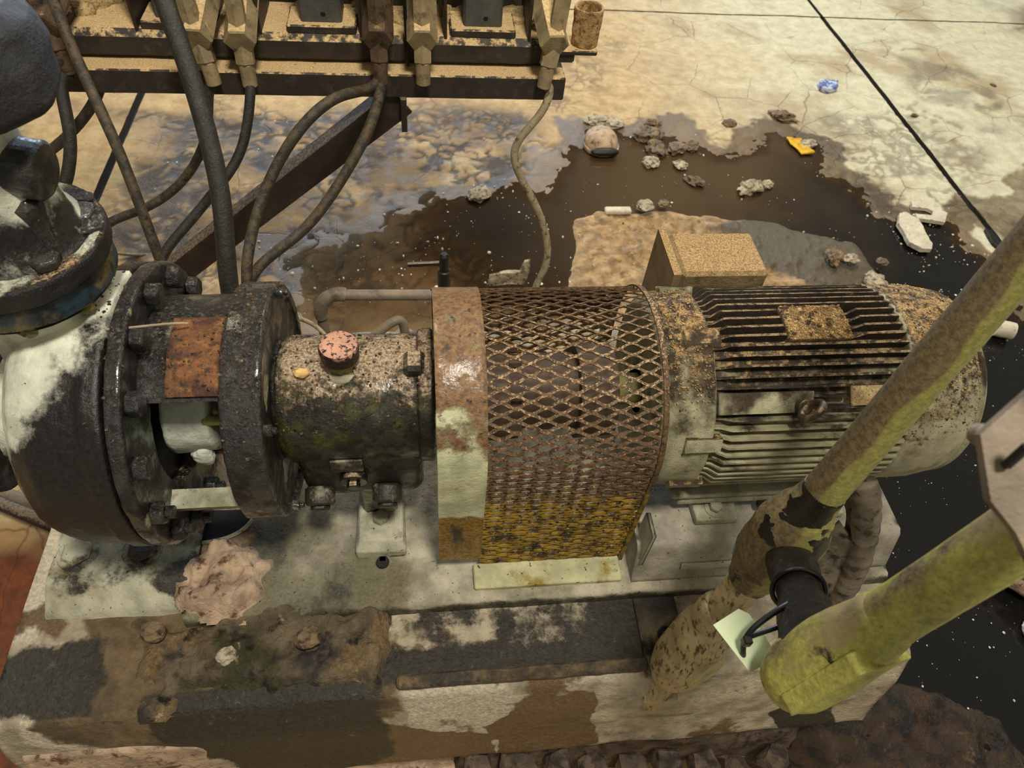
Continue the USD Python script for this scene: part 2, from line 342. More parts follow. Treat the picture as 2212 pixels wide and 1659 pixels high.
M['fin'] = surf('dirty_motor_fins', (164, 158, 126), [
    dict(col=(56, 44, 28), col2=(30, 23, 16), s=22, z=(.74, .84, .42), lo=.56, hi=.78, rough=.8),
    dict(col=(160, 136, 102), col2=(100, 78, 52), cs=400, s=80, up=.45, z=(.76, .85, .28), lo=1.08, hi=1.26, rough=.9, h=.0008)], rough=.7, bumps=((140, .0015), (420, .001)))
M['dusted'] = surf('sawdust_layer', (212, 182, 130), [dict(col=(140, 108, 66), s=260, lo=.5, hi=.66), dict(col=(236, 212, 160), s=340, lo=.60, hi=.68), dict(col=(44, 32, 22), s=210, lo=.64, hi=.70)], rough=.95, bumps=((380, .004), (140, .003)), tone=.3)
M['black'] = surf('black_void_metal', (16, 15, 14), rough=.5, bumps=((80, .001),))
M['guard_band'] = surf('guard_sheet', (196, 196, 158), [
    dict(col=(160, 118, 22), col2=(92, 66, 14), s=9, st=(2, 2, .5), lo=.66, hi=.98, attrs=(('low', .55),), rough=.5),
    dict(col=(142, 106, 66), col2=(92, 64, 40), cs=140, s=40, detail=8, nr=.7, lo=.62, hi=.88, attrs=(('high', .42),), rough=.45, h=.0018),
    dict(col=(50, 38, 26), s=90, lo=.66, hi=.76, attrs=(('high', .06),)), dict(col=(54, 42, 20), s=26, st=(1, 1, .3), lo=.62, hi=.76, attrs=(('low', .08),))], rough=.4, bumps=((120, .002), (360, .0008)), coat=.45)
M['mesh'] = surf('rusty_expanded_metal', (150, 118, 34), [
    dict(col=(66, 52, 26), s=30, lo=.45, hi=.65),
    dict(col=(112, 84, 54), col2=(68, 50, 34), s=35, z=(.58, .70, .45), lo=.60, hi=.82, rough=.7),
    dict(col=(40, 28, 20), s=120, lo=.52, hi=.66),
    dict(col=(190, 160, 122), s=260, up=.3, lo=.78, hi=.90)], rough=.5, bumps=((300, .001),))
M['yellow_stain'] = surf('pale_ledge', (186, 182, 140), [dict(col=(150, 124, 40), s=14, lo=.52, hi=.7), dict(col=(40, 36, 26), s=120, lo=.62, hi=.70)], rough=.6, bumps=((120, .001),))
M['hub'] = surf('coupling_hub', (92, 74, 58), [dict(col=(90, 66, 50), s=40, lo=.45, hi=.7)], rough=.6)
M['rust'] = surf('rust_plate', (120, 78, 44), [dict(col=(168, 116, 62), s=60, lo=.5, hi=.7), dict(col=(52, 32, 28), col2=(84, 48, 36), s=50, detail=8, nr=.7, lo=.46, hi=.62, z=(.875, .83, .08)), dict(col=(24, 20, 20), s=60, lo=.56, hi=.7, z=(.82, .74, .14), rough=.3)], rough=.75, bumps=((180, .003),), tone=.3)
M['wire'] = surf('wire', (150, 132, 110), rough=.6, bumps=())
M['red_cap'] = surf('faded_red_cap', (184, 136, 114), [dict(col=(30, 24, 22), s=150, lo=.52, hi=.60, rough=.4), dict(col=(206, 150, 112), s=60, lo=.54, hi=.7), dict(col=(44, 26, 16), s=20, up=-.5, lo=.2, hi=.4)], rough=.6, bumps=((200, .0012),))
M['brass'] = surf('oily_yellow_brass', (132, 124, 56), [dict(col=(60, 44, 20), s=50, lo=.5, hi=.66)], rough=.35)
M['gland'] = surf('white_gland', (206, 212, 194), [dict(col=(120, 118, 60), s=20, lo=.62, hi=.8)], rough=.6, bumps=((90, .002),))
M['olive'] = surf('olive_painted_iron', (150, 146, 84), [dict(col=(80, 76, 40), s=30, lo=.5, hi=.7)], rough=.55, bumps=((90, .002),))
M['pedestal'] = surf('grey_beige_pedestal', (156, 149, 132), [
    dict(col=(112, 110, 70), s=10, lo=.5, hi=.7, op=.7),
    dict(col=(190, 172, 140), s=8, lo=.55, hi=.75, op=.8),
    dict(col=(34, 32, 26), col2=(58, 52, 40), s=16, detail=8, nr=.68, lo=.60, hi=.76, attrs=(('grease', .4),), rough=.4),
    dict(col=(40, 34, 26), s=150, lo=.64, hi=.70)], rough=.6, bumps=((80, .002), (260, .0009)), tone=.2)
M['motor'] = surf('motor_paint', (168, 164, 132), [
    dict(col=(70, 58, 40), s=24, lo=.52, hi=.72, op=.7),
    dict(col=(66, 50, 32), col2=(36, 27, 18), s=26, up=.5, lo=.64, hi=.96, rough=.8),
    dust(1.12, 1.3, .72, 60), dict(col=(30, 26, 22), s=200, lo=.64, hi=.70)], rough=.6, bumps=((90, .002), (400, .0012)))
M['fin'] = surf('dirty_motor_fins', (164, 158, 126), [
    dict(col=(56, 44, 28), col2=(30, 23, 16), s=22, z=(.74, .84, .42), lo=.56, hi=.78, rough=.8),
    dict(col=(160, 136, 102), col2=(100, 78, 52), cs=400, s=80, up=.45, z=(.76, .85, .28), lo=1.08, hi=1.26, rough=.9, h=.0008)], rough=.7, bumps=((140, .0015), (420, .001)))
M['dusted'] = surf('sawdust_layer', (212, 182, 130), [dict(col=(140, 108, 66), s=260, lo=.5, hi=.66), dict(col=(236, 212, 160), s=340, lo=.60, hi=.68), dict(col=(44, 32, 22), s=210, lo=.64, hi=.70)], rough=.95, bumps=((380, .004), (140, .003)), tone=.3)
M['black'] = surf('black_void_metal', (16, 15, 14), rough=.5, bumps=((80, .001),))
M['guard_band'] = surf('guard_sheet', (196, 196, 158), [
    dict(col=(160, 118, 22), col2=(92, 66, 14), s=9, st=(2, 2, .5), lo=.66, hi=.98, attrs=(('low', .55),), rough=.5),
    dict(col=(142, 106, 66), col2=(92, 64, 40), cs=140, s=40, detail=8, nr=.7, lo=.62, hi=.88, attrs=(('high', .42),), rough=.45, h=.0018),
    dict(col=(50, 38, 26), s=90, lo=.66, hi=.76, attrs=(('high', .06),)), dict(col=(54, 42, 20), s=26, st=(1, 1, .3), lo=.62, hi=.76, attrs=(('low', .08),))], rough=.4, bumps=((120, .002), (360, .0008)), coat=.45)
M['mesh'] = surf('rusty_expanded_metal', (150, 118, 34), [
    dict(col=(66, 52, 26), s=30, lo=.45, hi=.65),
    dict(col=(112, 84, 54), col2=(68, 50, 34), s=35, z=(.58, .70, .45), lo=.60, hi=.82, rough=.7),
    dict(col=(40, 28, 20), s=120, lo=.52, hi=.66),
    dict(col=(190, 160, 122), s=260, up=.3, lo=.78, hi=.90)], rough=.5, bumps=((300, .001),))
M['yellow_stain'] = surf('pale_ledge', (186, 182, 140), [dict(col=(150, 124, 40), s=14, lo=.52, hi=.7), dict(col=(40, 36, 26), s=120, lo=.62, hi=.70)], rough=.6, bumps=((120, .001),))
M['hub'] = surf('coupling_hub', (92, 74, 58), [dict(col=(90, 66, 50), s=40, lo=.45, hi=.7)], rough=.6)
M['rust'] = surf('rust_plate', (120, 78, 44), [dict(col=(168, 116, 62), s=60, lo=.5, hi=.7), dict(col=(52, 32, 28), col2=(84, 48, 36), s=50, detail=8, nr=.7, lo=.46, hi=.62, z=(.875, .83, .08)), dict(col=(24, 20, 20), s=60, lo=.56, hi=.7, z=(.82, .74, .14), rough=.3)], rough=.75, bumps=((180, .003),), tone=.3)
M['wire'] = surf('wire', (150, 132, 110), rough=.6, bumps=())
M['red_cap'] = surf('faded_red_cap', (184, 136, 114), [dict(col=(30, 24, 22), s=150, lo=.52, hi=.60, rough=.4), dict(col=(206, 150, 112), s=60, lo=.54, hi=.7), dict(col=(44, 26, 16), s=20, up=-.5, lo=.2, hi=.4)], rough=.6, bumps=((200, .0012),))
M['brass'] = surf('oily_yellow_brass', (132, 124, 56), [dict(col=(60, 44, 20), s=50, lo=.5, hi=.66)], rough=.35)
M['gland'] = surf('white_gland', (206, 212, 194), [dict(col=(120, 118, 60), s=20, lo=.62, hi=.8)], rough=.6, bumps=((90, .002),))
M['olive'] = surf('olive_painted_iron', (150, 146, 84), [dict(col=(80, 76, 40), s=30, lo=.5, hi=.7)], rough=.55, bumps=((90, .002),))
M['deck'] = surf('crusted_deck', (172, 164, 142), [
    dict(col=(112, 106, 78), col2=(84, 80, 58), s=6, lo=.50, hi=.72, x=(-.14, -.24, .2), op=.85),
    dict(col=(186, 156, 128), s=7, lo=.60, hi=.76, x=(-.30, -.50, .12), op=.8),
    dict(col=(104, 112, 66), s=9, lo=.55, hi=.70, op=.8),
    dict(col=(42, 40, 32), col2=(84, 78, 58), s=14, detail=8, nr=.7, lo=.66, hi=.92, attrs=(('grease', .4),), rough=.5),
    dict(col=(40, 34, 26), s=170, lo=.62, hi=.70)], rough=.7, bumps=((60, .004), (220, .0015)), tone=.25)
M['plinth'] = surf('stained_concrete', (170, 158, 134), [
    dict(col=(206, 194, 170), s=10, lo=.5, hi=.7, attrs=(('pale', .35),)),
    dict(col=(112, 88, 62), s=7, lo=.55, hi=.62, attrs=(('brown', .35),), rough=.45),
    dict(col=(122, 102, 72), col2=(78, 64, 46), cs=14, s=18, lo=.74, hi=1.0, attrs=(('mud', .6),), rough=.7, h=.002),
    dict(col=(34, 31, 27), col2=(58, 52, 42), s=18, detail=8, nr=.72, lo=.74, hi=.92, attrs=(('oil', .62),), rough=.5, h=.001),
    dict(col=(150, 146, 128), s=60, detail=8, nr=.7, lo=.60, hi=.72, op=.4),
    dict(col=(70, 54, 40), s=12, st=(.3, 1, 1), lo=.60, hi=.7, op=.6)], rough=.75, bumps=((45, .006), (200, .002)), tone=.25)
M['muck'] = surf('caked_muck', (114, 100, 78), [
    dict(col=(44, 38, 32), col2=(70, 60, 50), s=7, lo=.52, hi=.62),
    dict(col=(150, 124, 82), col2=(110, 90, 60), s=12, lo=.52, hi=.68),
    dict(col=(72, 70, 40), s=9, lo=.54, hi=.68), dict(col=(60, 56, 52), s=8, lo=.55, hi=.66),
    dict(col=(30, 25, 19), s=26, lo=.52, hi=.68, rough=.4), dict(col=(200, 176, 140), s=34, lo=.66, hi=.74)], rough=.75, bumps=((60, .010), (200, .005)), tone=.3)
M['pink_muck'] = surf('pinkish_scale', (184, 158, 132), [dict(col=(110, 72, 50), s=40, lo=.52, hi=.66), dict(col=(214, 190, 160), s=24, lo=.56, hi=.7)], rough=.8, bumps=((60, .006), (200, .002)), tone=.25)
M['steel_dusty'] = surf('dusty_dark_steel', (50, 42, 36), [dict(col=(74, 64, 54), s=40, lo=.5, hi=.7), dict(col=(226, 196, 148), col2=(178, 146, 98), cs=300, s=60, up=.7, lo=.92, hi=1.08, rough=.9, h=.0006)], rough=.6, bumps=((200, .001),))
M['steel_dark'] = surf('dark_steel', (44, 33, 28), [dict(col=(66, 48, 36), s=30, lo=.5, hi=.7), dict(col=(132, 114, 92), s=160, up=.6, lo=.84, hi=1.1)], rough=.55, bumps=((200, .001),))
M['valve_block'] = surf('grey_valve_block', (78, 78, 74), [dict(col=(96, 88, 74), s=50, lo=.5, hi=.7), dust(1.02, 1.2, .75, 60)], rough=.55, bumps=((220, .001),))
M['fitting'] = surf('dusty_plated_fitting', (150, 132, 98), [dict(col=(104, 90, 66), s=50, lo=.5, hi=.75), dict(col=(222, 192, 146), col2=(180, 150, 104), s=60, up=.7, lo=.9, hi=1.1, rough=.9)], rough=.6, bumps=((200, .001),))
M['fitting_brown'] = surf('brown_fitting', (88, 68, 50), [dict(col=(52, 40, 30), s=40, lo=.5, hi=.65), dust(1.1, 1.3, .6, 60)], rough=.6, bumps=((160, .002),))
M['hose'] = surf('grimy_rubber_hose', (52, 46, 36), [dict(col=(92, 76, 54), s=60, lo=.5, hi=.68, up=.15), dict(col=(24, 22, 18), s=90, lo=.58, hi=.7)], rough=.55, bumps=((260, .0015),))
M['hose_dark'] = surf('black_rubber_hose', (38, 36, 32), [dict(col=(60, 58, 48), s=50, lo=.5, hi=.68), dict(col=(110, 96, 72), s=120, up=.2, lo=.74, hi=.84)], rough=.5, bumps=((200, .002),))
M['hose_pale'] = surf('dusty_pale_hose', (150, 136, 106), [dict(col=(96, 82, 60), s=60, lo=.5, hi=.65)], rough=.6, bumps=((260, .0015),))
M['sand_cup'] = surf('sand_crusted_can', (206, 170, 112), [dict(col=(150, 112, 62), s=90, lo=.48, hi=.62), dict(col=(230, 206, 156), s=200, lo=.6, hi=.7)], rough=.9, bumps=((140, .008), (400, .002)), tone=.25)
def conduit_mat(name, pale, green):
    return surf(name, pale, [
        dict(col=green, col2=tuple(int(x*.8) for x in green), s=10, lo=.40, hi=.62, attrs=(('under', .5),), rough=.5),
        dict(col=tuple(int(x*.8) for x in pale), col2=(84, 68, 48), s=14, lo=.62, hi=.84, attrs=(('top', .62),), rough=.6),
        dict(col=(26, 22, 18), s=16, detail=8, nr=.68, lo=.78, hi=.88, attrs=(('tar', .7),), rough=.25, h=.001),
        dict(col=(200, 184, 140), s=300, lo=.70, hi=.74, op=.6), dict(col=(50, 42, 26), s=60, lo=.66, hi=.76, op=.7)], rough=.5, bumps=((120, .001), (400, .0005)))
M['conduit'] = conduit_mat('galvanised_conduit', (150, 132, 88), (150, 146, 78))
M['conduit_lime'] = conduit_mat('lime_conduit', (170, 150, 110), (192, 187, 96))
M['conduit_tan'] = surf('tan_conduit_fitting', (190, 170, 128), [dict(col=(100, 80, 52), s=60, st=(3, 1, 1), lo=.5, hi=.66), dict(col=(40, 32, 24), s=14, lo=.66, hi=.76, rough=.35)], rough=.5, bumps=((200, .001),))
M['cover_plate'] = surf('conduit_cover', (190, 180, 130), [dict(col=(120, 108, 70), s=40, lo=.55, hi=.7)], rough=.5, bumps=((160, .0008),))
M['tar'] = surf('wet_tar', (30, 24, 17), [dict(col=(74, 60, 38), s=60, lo=.5, hi=.7)], rough=.15, bumps=((120, .008),))
M['tag'] = surf('paper_tag', (186, 198, 162), rough=.55, bumps=(), tone=.03)
M['black_plastic'] = surf('black_nylon', (18, 18, 18), rough=.35, bumps=())
M['fabric'] = surf('dusty_sleeve', (128, 116, 100), [dict(col=(58, 48, 40), s=40, lo=.5, hi=.66), dict(col=(166, 152, 130), s=20, lo=.56, hi=.7)], rough=.9, bumps=((500, .002), (80, .003)), tone=.25)
M['strut'] = surf('grey_brown_strut', (128, 114, 96), [dict(col=(84, 72, 58), s=20, lo=.5, hi=.7), dict(col=(40, 34, 28), s=60, lo=.66, hi=.72), dict(col=(220, 214, 200), s=110, lo=.72, hi=.75)], rough=.55, bumps=((160, .0012),))
M['bone'] = surf('off_white_plastic', (216, 206, 182), [dict(col=(160, 140, 108), s=60, lo=.56, hi=.7)], rough=.6, bumps=((160, .003),), tone=.1)
M['yellow'] = surf('yellow_film', (226, 176, 30), [dict(col=(140, 100, 30), s=60, lo=.6, hi=.7)], rough=.4)
M['blue_white'] = surf('blue_white_film', (196, 206, 226), [dict(col=(110, 124, 190), s=30, lo=.48, hi=.54)], rough=.4)
M['leather'] = surf('weathered_sole', (186, 158, 130), [dict(col=(120, 92, 66), s=40, lo=.52, hi=.68)], rough=.6, bumps=((90, .004),))
M['clod'] = surf('grey_clod', (186, 172, 146), [dict(col=(112, 92, 66), s=60, lo=.48, hi=.66)], rough=.8, bumps=((120, .006),), tone=.25)
M['clod_brown'] = surf('brown_clod', (132, 110, 80), [dict(col=(70, 54, 36), s=50, lo=.48, hi=.64)], rough=.6, bumps=((120, .006),), tone=.25)
M['rubble'] = surf('pink_rubble', (190, 160, 132), [dict(col=(120, 92, 70), s=30, lo=.5, hi=.66), dict(col=(60, 44, 32), s=90, lo=.58, hi=.7)], rough=.8, bumps=((70, .006), (240, .002)), tone=.25)
M['dark_rubble'] = surf('dark_rubble', (96, 80, 66), [dict(col=(50, 42, 34), s=30, lo=.45, hi=.62)], rough=.7, bumps=((70, .006),), tone=.25)
M['sludge'] = surf('brown_sludge', (62, 46, 30), [dict(col=(34, 28, 22), s=20, lo=.48, hi=.62), dict(col=(104, 84, 58), s=40, lo=.62, hi=.74)], rough=.25, bumps=((40, .01), (160, .004)))
M['grit'] = surf('dark_grit', (62, 46, 34), [dict(col=(120, 96, 68), s=70, lo=.5, hi=.6), dict(col=(24, 20, 17), s=50, lo=.52, hi=.6)], rough=.6, bumps=())
M['grit_tan'] = surf('tan_grit', (150, 118, 74), [dict(col=(210, 178, 122), s=90, lo=.5, hi=.6), dict(col=(70, 50, 30), s=70, lo=.5, hi=.6)], rough=.9, bumps=())

# ------------------------------------------------------------------ the setting: slabs of the floor, standing water, silt
def world_poly(px, z=0.0): return Polygon([tuple(at(x, y, z=z)[:2]) for x, y in px])
def sdist(poly, x, y):
    p = shapely.points(np.ravel(x), np.ravel(y)); d = shapely.distance(poly.exterior, p); s = shapely.contains_xy(poly, np.ravel(x), np.ravel(y))
    return np.where(s, d, -d).reshape(np.shape(x))
WATER = world_poly([(560, 520), (700, 470), (860, 425), (980, 385), (1100, 360), (1170, 300), (1240, 240), (1330, 262), (1430, 250), (1540, 290), (1600, 250), (1680, 240), (1790, 300), (1850, 360), (1960, 430), (2080, 450), (2170, 560), (2330, 700), (2500, 1100), (2400, 1760), (1600, 1760), (1500, 1200), (1500, 760), (900, 760), (600, 760)])
SILT = world_poly([(1240, 475), (1310, 455), (1400, 440), (1500, 455), (1640, 470), (1760, 500), (1850, 520), (1900, 570), (1945, 620), (1940, 760), (1225, 760), (1218, 590)])
DAMP = world_poly([(75, 205), (700, 205), (860, 215), (1230, 220), (1230, 640), (100, 640), (240, 480), (330, 330)])
SPILL = world_poly([(2060, 440), (2140, 400), (2230, 360), (2400, 420), (2300, 720), (2150, 560)])
RUST = Polygon([(-1.6, .12), (-.87, .12), (-.85, -.6), (-1.6, -.6)])
rng = np.random.default_rng(5)
cell = rng.uniform([-2.4, .2], [2.2, 3.4], (2600, 2)); ktree = cKDTree(cell)
small = rng.uniform([-2.4, .2], [2.2, 3.4], (9000, 2)); ktree2 = cKDTree(small)
def fields(x, y):
    sh = np.shape(x); q = np.stack([np.ravel(x), np.ravel(y)], 1); q3 = np.c_[q, np.zeros(len(q))]
    wob = np.stack([fbm(q3*14, 3, 1), fbm(q3*14, 3, 2)], 1)-.5
    d, _ = ktree.query(q+wob*.13, 2); c1 = (1-sst(d[:, 1]-d[:, 0], .007, .022))*sst(fbm(q3*9, 3, 51), .34, .50)
    d, _ = ktree2.query(q+wob*.07, 2); c2 = 1-sst(d[:, 1]-d[:, 0], .005, .015)
    n = fbm(q3*2.3, 3, 4); dm = sdist(DAMP, q[:, 0], q[:, 1]); damp = sst(dm+(n-.5)*.5, -.05, .2)
    amount = damp*sst(n+.12, .42, .6)+.55*sst(fbm(q3*1.7, 3, 8), .56, .66)
    amount = np.maximum(amount, .9*damp*(1-sst(q[:, 1], 1.45, 1.65))*sst(q[:, 0], -.75, -.55)); big = c1*np.clip(amount, 0, 1); fine = c2*np.clip(amount, 0, 1)*sst(fbm(q3*3, 3, 11), .45, .6)*.8
    crack = np.clip(np.maximum(big, fine), 0, 1)
    edge = (fbm(q3*5, 4, 21)-.5)*.28+(fbm(q3*28, 3, 23)-.5)*.07
    w = sdist(WATER, q[:, 0], q[:, 1])+edge; wet = np.maximum(sst(w, -.04, .06), .62*sst(sdist(SPILL, q[:, 0], q[:, 1])+edge, -.02, .04))
    wet = np.maximum(wet, .5*damp*sst(fbm(q3*2.6, 3, 31), .50, .58))
    depth = sst(w, 0, .30)
    rust = sst(sdist(RUST, q[:, 0], q[:, 1])+edge*.4, -.03, .03)
    relief = (fbm(q3*9, 4, 41)-.5)*.006+(fbm(q3*60, 2, 43)-.5)*.0016
    z = relief-crack*.003-.012*depth-.002*wet
    return dict(z=z.reshape(sh), crack=crack.reshape(sh), wet=wet.reshape(sh), depth=depth.reshape(sh), damp=damp.reshape(sh), rust=rust.reshape(sh))
def slab(parent, x0, x1, y0, y1, step, step0=None, ysplit=None):
    xs = np.arange(x0, x1+step*.5, step); xs[-1] = x1
    ys = np.arange(y0, y1+step*.5, step) if ysplit is None else np.r_[np.arange(y0, ysplit, step0), np.arange(ysplit, y1+step*.5, step)]; ys[-1] = y1
    X, Y = np.meshgrid(xs, ys, indexing='ij'); f = fields(X, Y)
    V = np.stack([X, Y, f['z']], -1).reshape(-1, 3); ny = len(ys)
    i, j = np.meshgrid(np.arange(len(xs)-1), np.arange(ny-1), indexing='ij'); a = i*ny+j
    F = np.concatenate([np.stack([a, a+ny, a+ny+1], -1).reshape(-1, 3), np.stack([a, a+ny+1, a+1], -1).reshape(-1, 3)])
    ring = np.r_[np.arange(len(xs))*ny, (len(xs)-1)*ny+np.arange(1, ny), (np.arange(len(xs)-2, -1, -1))*ny+ny-1, np.arange(ny-2, 0, -1)]
    low = V[ring].copy(); low[:, 2] = -.10; k0 = len(V); m = len(ring); V = np.vstack([V, V[ring]-[0, 0, .0005], low]); k = k0+m
    a = k0+np.arange(m); b = np.roll(a, -1); c = k+np.arange(m); d = np.roll(c, -1)
    F = np.vstack([F, np.stack([a, c, b], 1), np.stack([b, c, d], 1)])
    F = np.vstack([F, [[k, k+m//3, k+2*m//3]]])
    prim = {q: (lambda v, n, q=q: np.r_[np.ravel(f[q]), np.full(2*m, float(q in ('wet', 'crack')))]) for q in ('crack', 'wet', 'damp', 'rust')}
    part(parent, 'slab', trimesh.Trimesh(V, F, process=False), M['floor'], smooth=True, prim=prim)
fl = thing('floor', 'cracked stained concrete factory floor', 'floor', kind='structure')
slab(fl, -1.238, 1.986, -.9, 3.0, .0085, .016, .35)
slab(fl, -3.6, -1.268, -.9, 3.0, .016)
slab(fl, 2.012, 4.6, -.9, 3.0, .018)
slab(fl, -3.6, 1.992, 3.012, 6.5, .04)
slab(fl, 2.012, 4.6, 3.012, 6.5, .04)
v, f = grid(-3.6, 4.6, -.9, 6.5, .05, lambda x, y: -.040+.012*noise(np.stack([x*30, y*30, x*0], -1), 3))
part(fl, 'joint_bed', (v, f), M['joint'], smooth=True)
# standing water fills the low part of the slab
v, f = grid(-1.2, 2.6, -.9, 2.4, .02, lambda x, y: np.full_like(x, -.0062))
fd = fields(v[:, 0], v[:, 1]); keep = (fd['wet'] > .2)
f = f[keep[f].any(1)]
used, inv = np.unique(f, return_inverse=True); v2 = v[used]; f2 = inv.reshape(-1, 3); dp = fd['depth'][used]; dp = np.clip(dp*np.maximum(sst(v2[:, 0]+.9*(v2[:, 1]-1.0), -.2, .9), 1-sst(v2[:, 1], .5, .8))*1.1+.12*dp, 0, 1)
solo('puddle', 'wide murky brown puddle standing on the concrete behind and beside the motor', 'puddle', (v2, f2), M['water'], smooth=True, prim={'depth': lambda v, n: dp})
def silt_z(x, y):
    q = np.stack([x, y, x*0], -1); s = sdist(SILT, x, y)+(fbm(q*6, 4, 5)-.5)*.10
    return -.03+.034*sst(s, -.05, .05)+(fbm(q*26, 5, 6)-.5)*.034*sst(s, -.02, .08)*(1-.8*sst(x+.6*(1.1-y)-.25*np.sin(y*9), .95, 1.2))+sst(noise(q*42, 9), .70, .80)*.008*sst(s, 0, .1)
v, f = grid(.1, 1.75, .55, 1.5, .008, silt_z)
kp = v[:, 2] > -.022; f = f[kp[f].all(1)]; used, inv = np.unique(f, return_inverse=True); v = v[used]; f = inv.reshape(-1, 3)
solo('silt_patch', 'raised rough patch of tan silt on the wet floor behind the motor', 'dirt', (v, f), M['silt'], smooth=True, kind='stuff',
     prim={'moist': lambda v, n: sst(v[:, 0]+.6*(1.1-v[:, 1])-.25*np.sin(v[:, 1]*9), .95, 1.25)})
# ------------------------------------------------------------------ concrete plinth and base
AX = np.array([0, 0, .70])
def px_poly_mask(px, z=None, y=None, noise_amp=.014, sc=16, soft=.009):
    if z is not None:
        pg = Polygon([tuple(at(a, b, z=z)[[0, 1]]) for a, b in px]); ix = (0, 1)
    else:
        pg = Polygon([tuple(at(a, b, y=y)[[0, 2]]) for a, b in px]); ix = (0, 2)
    pg = pg.buffer(0)
    def fn(v):
        s = sdist(pg, v[:, ix[0]], v[:, ix[1]])+(fbm(v*sc, 4, 3)-.5)*2*noise_amp
        return sst(s, -soft, soft)
    return fn
def profile_block(prof, x0, x1, step, amp, sc, seed, skew=None):
    """a (y, z) outline swept along x, closed at both ends, with rough relief."""
    prof = dens(list(prof)+[prof[0]], step)[:-1]; xs = np.linspace(x0, x1, max(2, int((x1-x0)/step))); k = len(prof)
    V = np.array([[(x, y, z) for y, z in prof] for x in xs]).reshape(-1, 3); i, j = np.meshgrid(np.arange(len(xs)-1), np.arange(k), indexing='ij'); j2 = (j+1) % k
    A, B, C, D = i*k+j, i*k+j2, (i+1)*k+j2, (i+1)*k+j
    F = np.concatenate([np.stack([A, C, B], -1).reshape(-1, 3), np.stack([A, D, C], -1).reshape(-1, 3)])
    pg = Polygon(prof); tri = trimesh.creation.triangulate_polygon(pg, engine='earcut')
    tv, tf = tri; kd = cKDTree(np.array(prof)); ids = kd.query(tv)[1]
    cap = ids[tf]; F = np.vstack([F, cap[:, ::-1], cap+(len(xs)-1)*k])
    m = trimesh.Trimesh(V, F, process=False)
    if m.volume < 0: m.invert()
    return rough(m, None, amp, sc, seed)
ptop = .385
OIL = [px_poly_mask([(835, 1290), (1000, 1270), (1390, 1250), (1400, 1440), (1180, 1450), (830, 1480), (800, 1420)], z=ptop),
       px_poly_mask([(-20, 1430), (60, 1390), (215, 1385), (222, 1480), (190, 1545), (-20, 1548)], z=ptop, noise_amp=.03, sc=12, soft=.03),
       px_poly_mask([(440, 1345), (640, 1340), (640, 1420), (440, 1430)], z=ptop),
       px_poly_mask([(300, 1525), (620, 1520), (800, 1530), (860, 1560), (840, 1610), (600, 1640), (320, 1600), (290, 1560)], y=-.385, noise_amp=.05, sc=10, soft=.035),
       px_poly_mask([(1660, 1540), (1800, 1500), (1800, 1600), (1690, 1600)], y=-.40)]
PALE = [px_poly_mask([(40, 1150), (300, 1100), (140, 1340), (60, 1380), (0, 1400)], z=ptop),
        px_poly_mask([(-20, 1550), (260, 1545), (300, 1600), (60, 1600)], y=-.375),
        px_poly_mask([(860, 1500), (1000, 1480), (1100, 1520), (1110, 1545), (1000, 1590), (900, 1580)], y=-.385)]
BROWN = [px_poly_mask([(1060, 1570), (1130, 1545), (1290, 1520), (1280, 1580), (1100, 1620)], y=-.395, noise_amp=.02), px_poly_mask([(620, 1580), (1060, 1590), (1060, 1640), (600, 1640)], y=-.40)]
def mx(fs): return lambda v, n: np.max([f(v)*(n[:, 2] > .6 if k < 0 else 1) for k, f in enumerate(fs)], 0)
def oil_fn(v, n):
    top = np.max([f(v)*((.52+.48*np.maximum(sst(-v[:, 1]+(fbm(v*20, 3, 9)-.5)*.05, .285, .318), sst(v[:, 0], .12, .2))) if k == 0 else 1) for k, f in enumerate(OIL[:3])], 0)*(v[:, 1] > -.365); fr = np.max([f(v) for f in OIL[3:]], 0)*(v[:, 1] < -.335); return np.maximum(top, fr)
def pale_fn(v, n): return np.maximum(PALE[0](v)*(v[:, 1] > -.3), np.max([f(v) for f in PALE[1:]], 0)*(v[:, 1] < -.335))
def brown_fn(v, n): return np.max([f(v) for f in BROWN], 0)*(v[:, 1] < -.36)
def mud_fn(v, n):
    e = (fbm(v*11, 4, 17)-.5)*.16
    return sst(v[:, 0]+e, -.745, -.70)*(1-sst(v[:, 0]+e, -.24, -.16))*sst(v[:, 2]+e*.5, .24, .33)*(v[:, 1] < 0)
PR = dict(oil=oil_fn, pale=pale_fn, brown=brown_fn, mud=mud_fn)
plinth = thing('concrete_plinth', 'long stained concrete plinth carrying the pump and motor', 'plinth', (-.05, 0, 0))
up = profile_block([(-.340, .385), (-.366, .374), (-.388, .30), (-.402, .20), (-.415, .14), (-.40, .10), (.44, .10), (.44, .375), (.42, .385)], -.815, .70, .012, .006, 11, 2)
part(plinth, 'block', up, M['plinth'], smooth=True, prim=PR)
foot = profile_block([(-.36, .31), (-.395, .295), (-.412, .22), (-.432, .12), (-.47, .0), (-.47, -.02), (.46, -.02), (.46, .24)], -.79, -.05, .009, .009, 12, 4)
fv0 = foot.vertices; fv0[:, 1] += np.where(fv0[:, 1] < 0, .035*sst(fv0[:, 0], -.62, -.10), 0); fv0[:, 2] -= np.where(fv0[:, 2] > .02, .15*sst(fv0[:, 0], -.66, -.10)*sst(fv0[:, 2], .02, .2), 0)
part(plinth, 'footing', foot, M['pink_muck'], smooth=True, label='rough pale pinkish lower footing')
part(plinth, 'footing', profile_block([(-.35, .12), (-.395, .112), (-.415, .06), (-.43, .0), (-.43, -.02), (.46, -.02), (.46, .12)], -.10, .60, .012, .012, 14, 5), M['dark_rubble'], smooth=True)
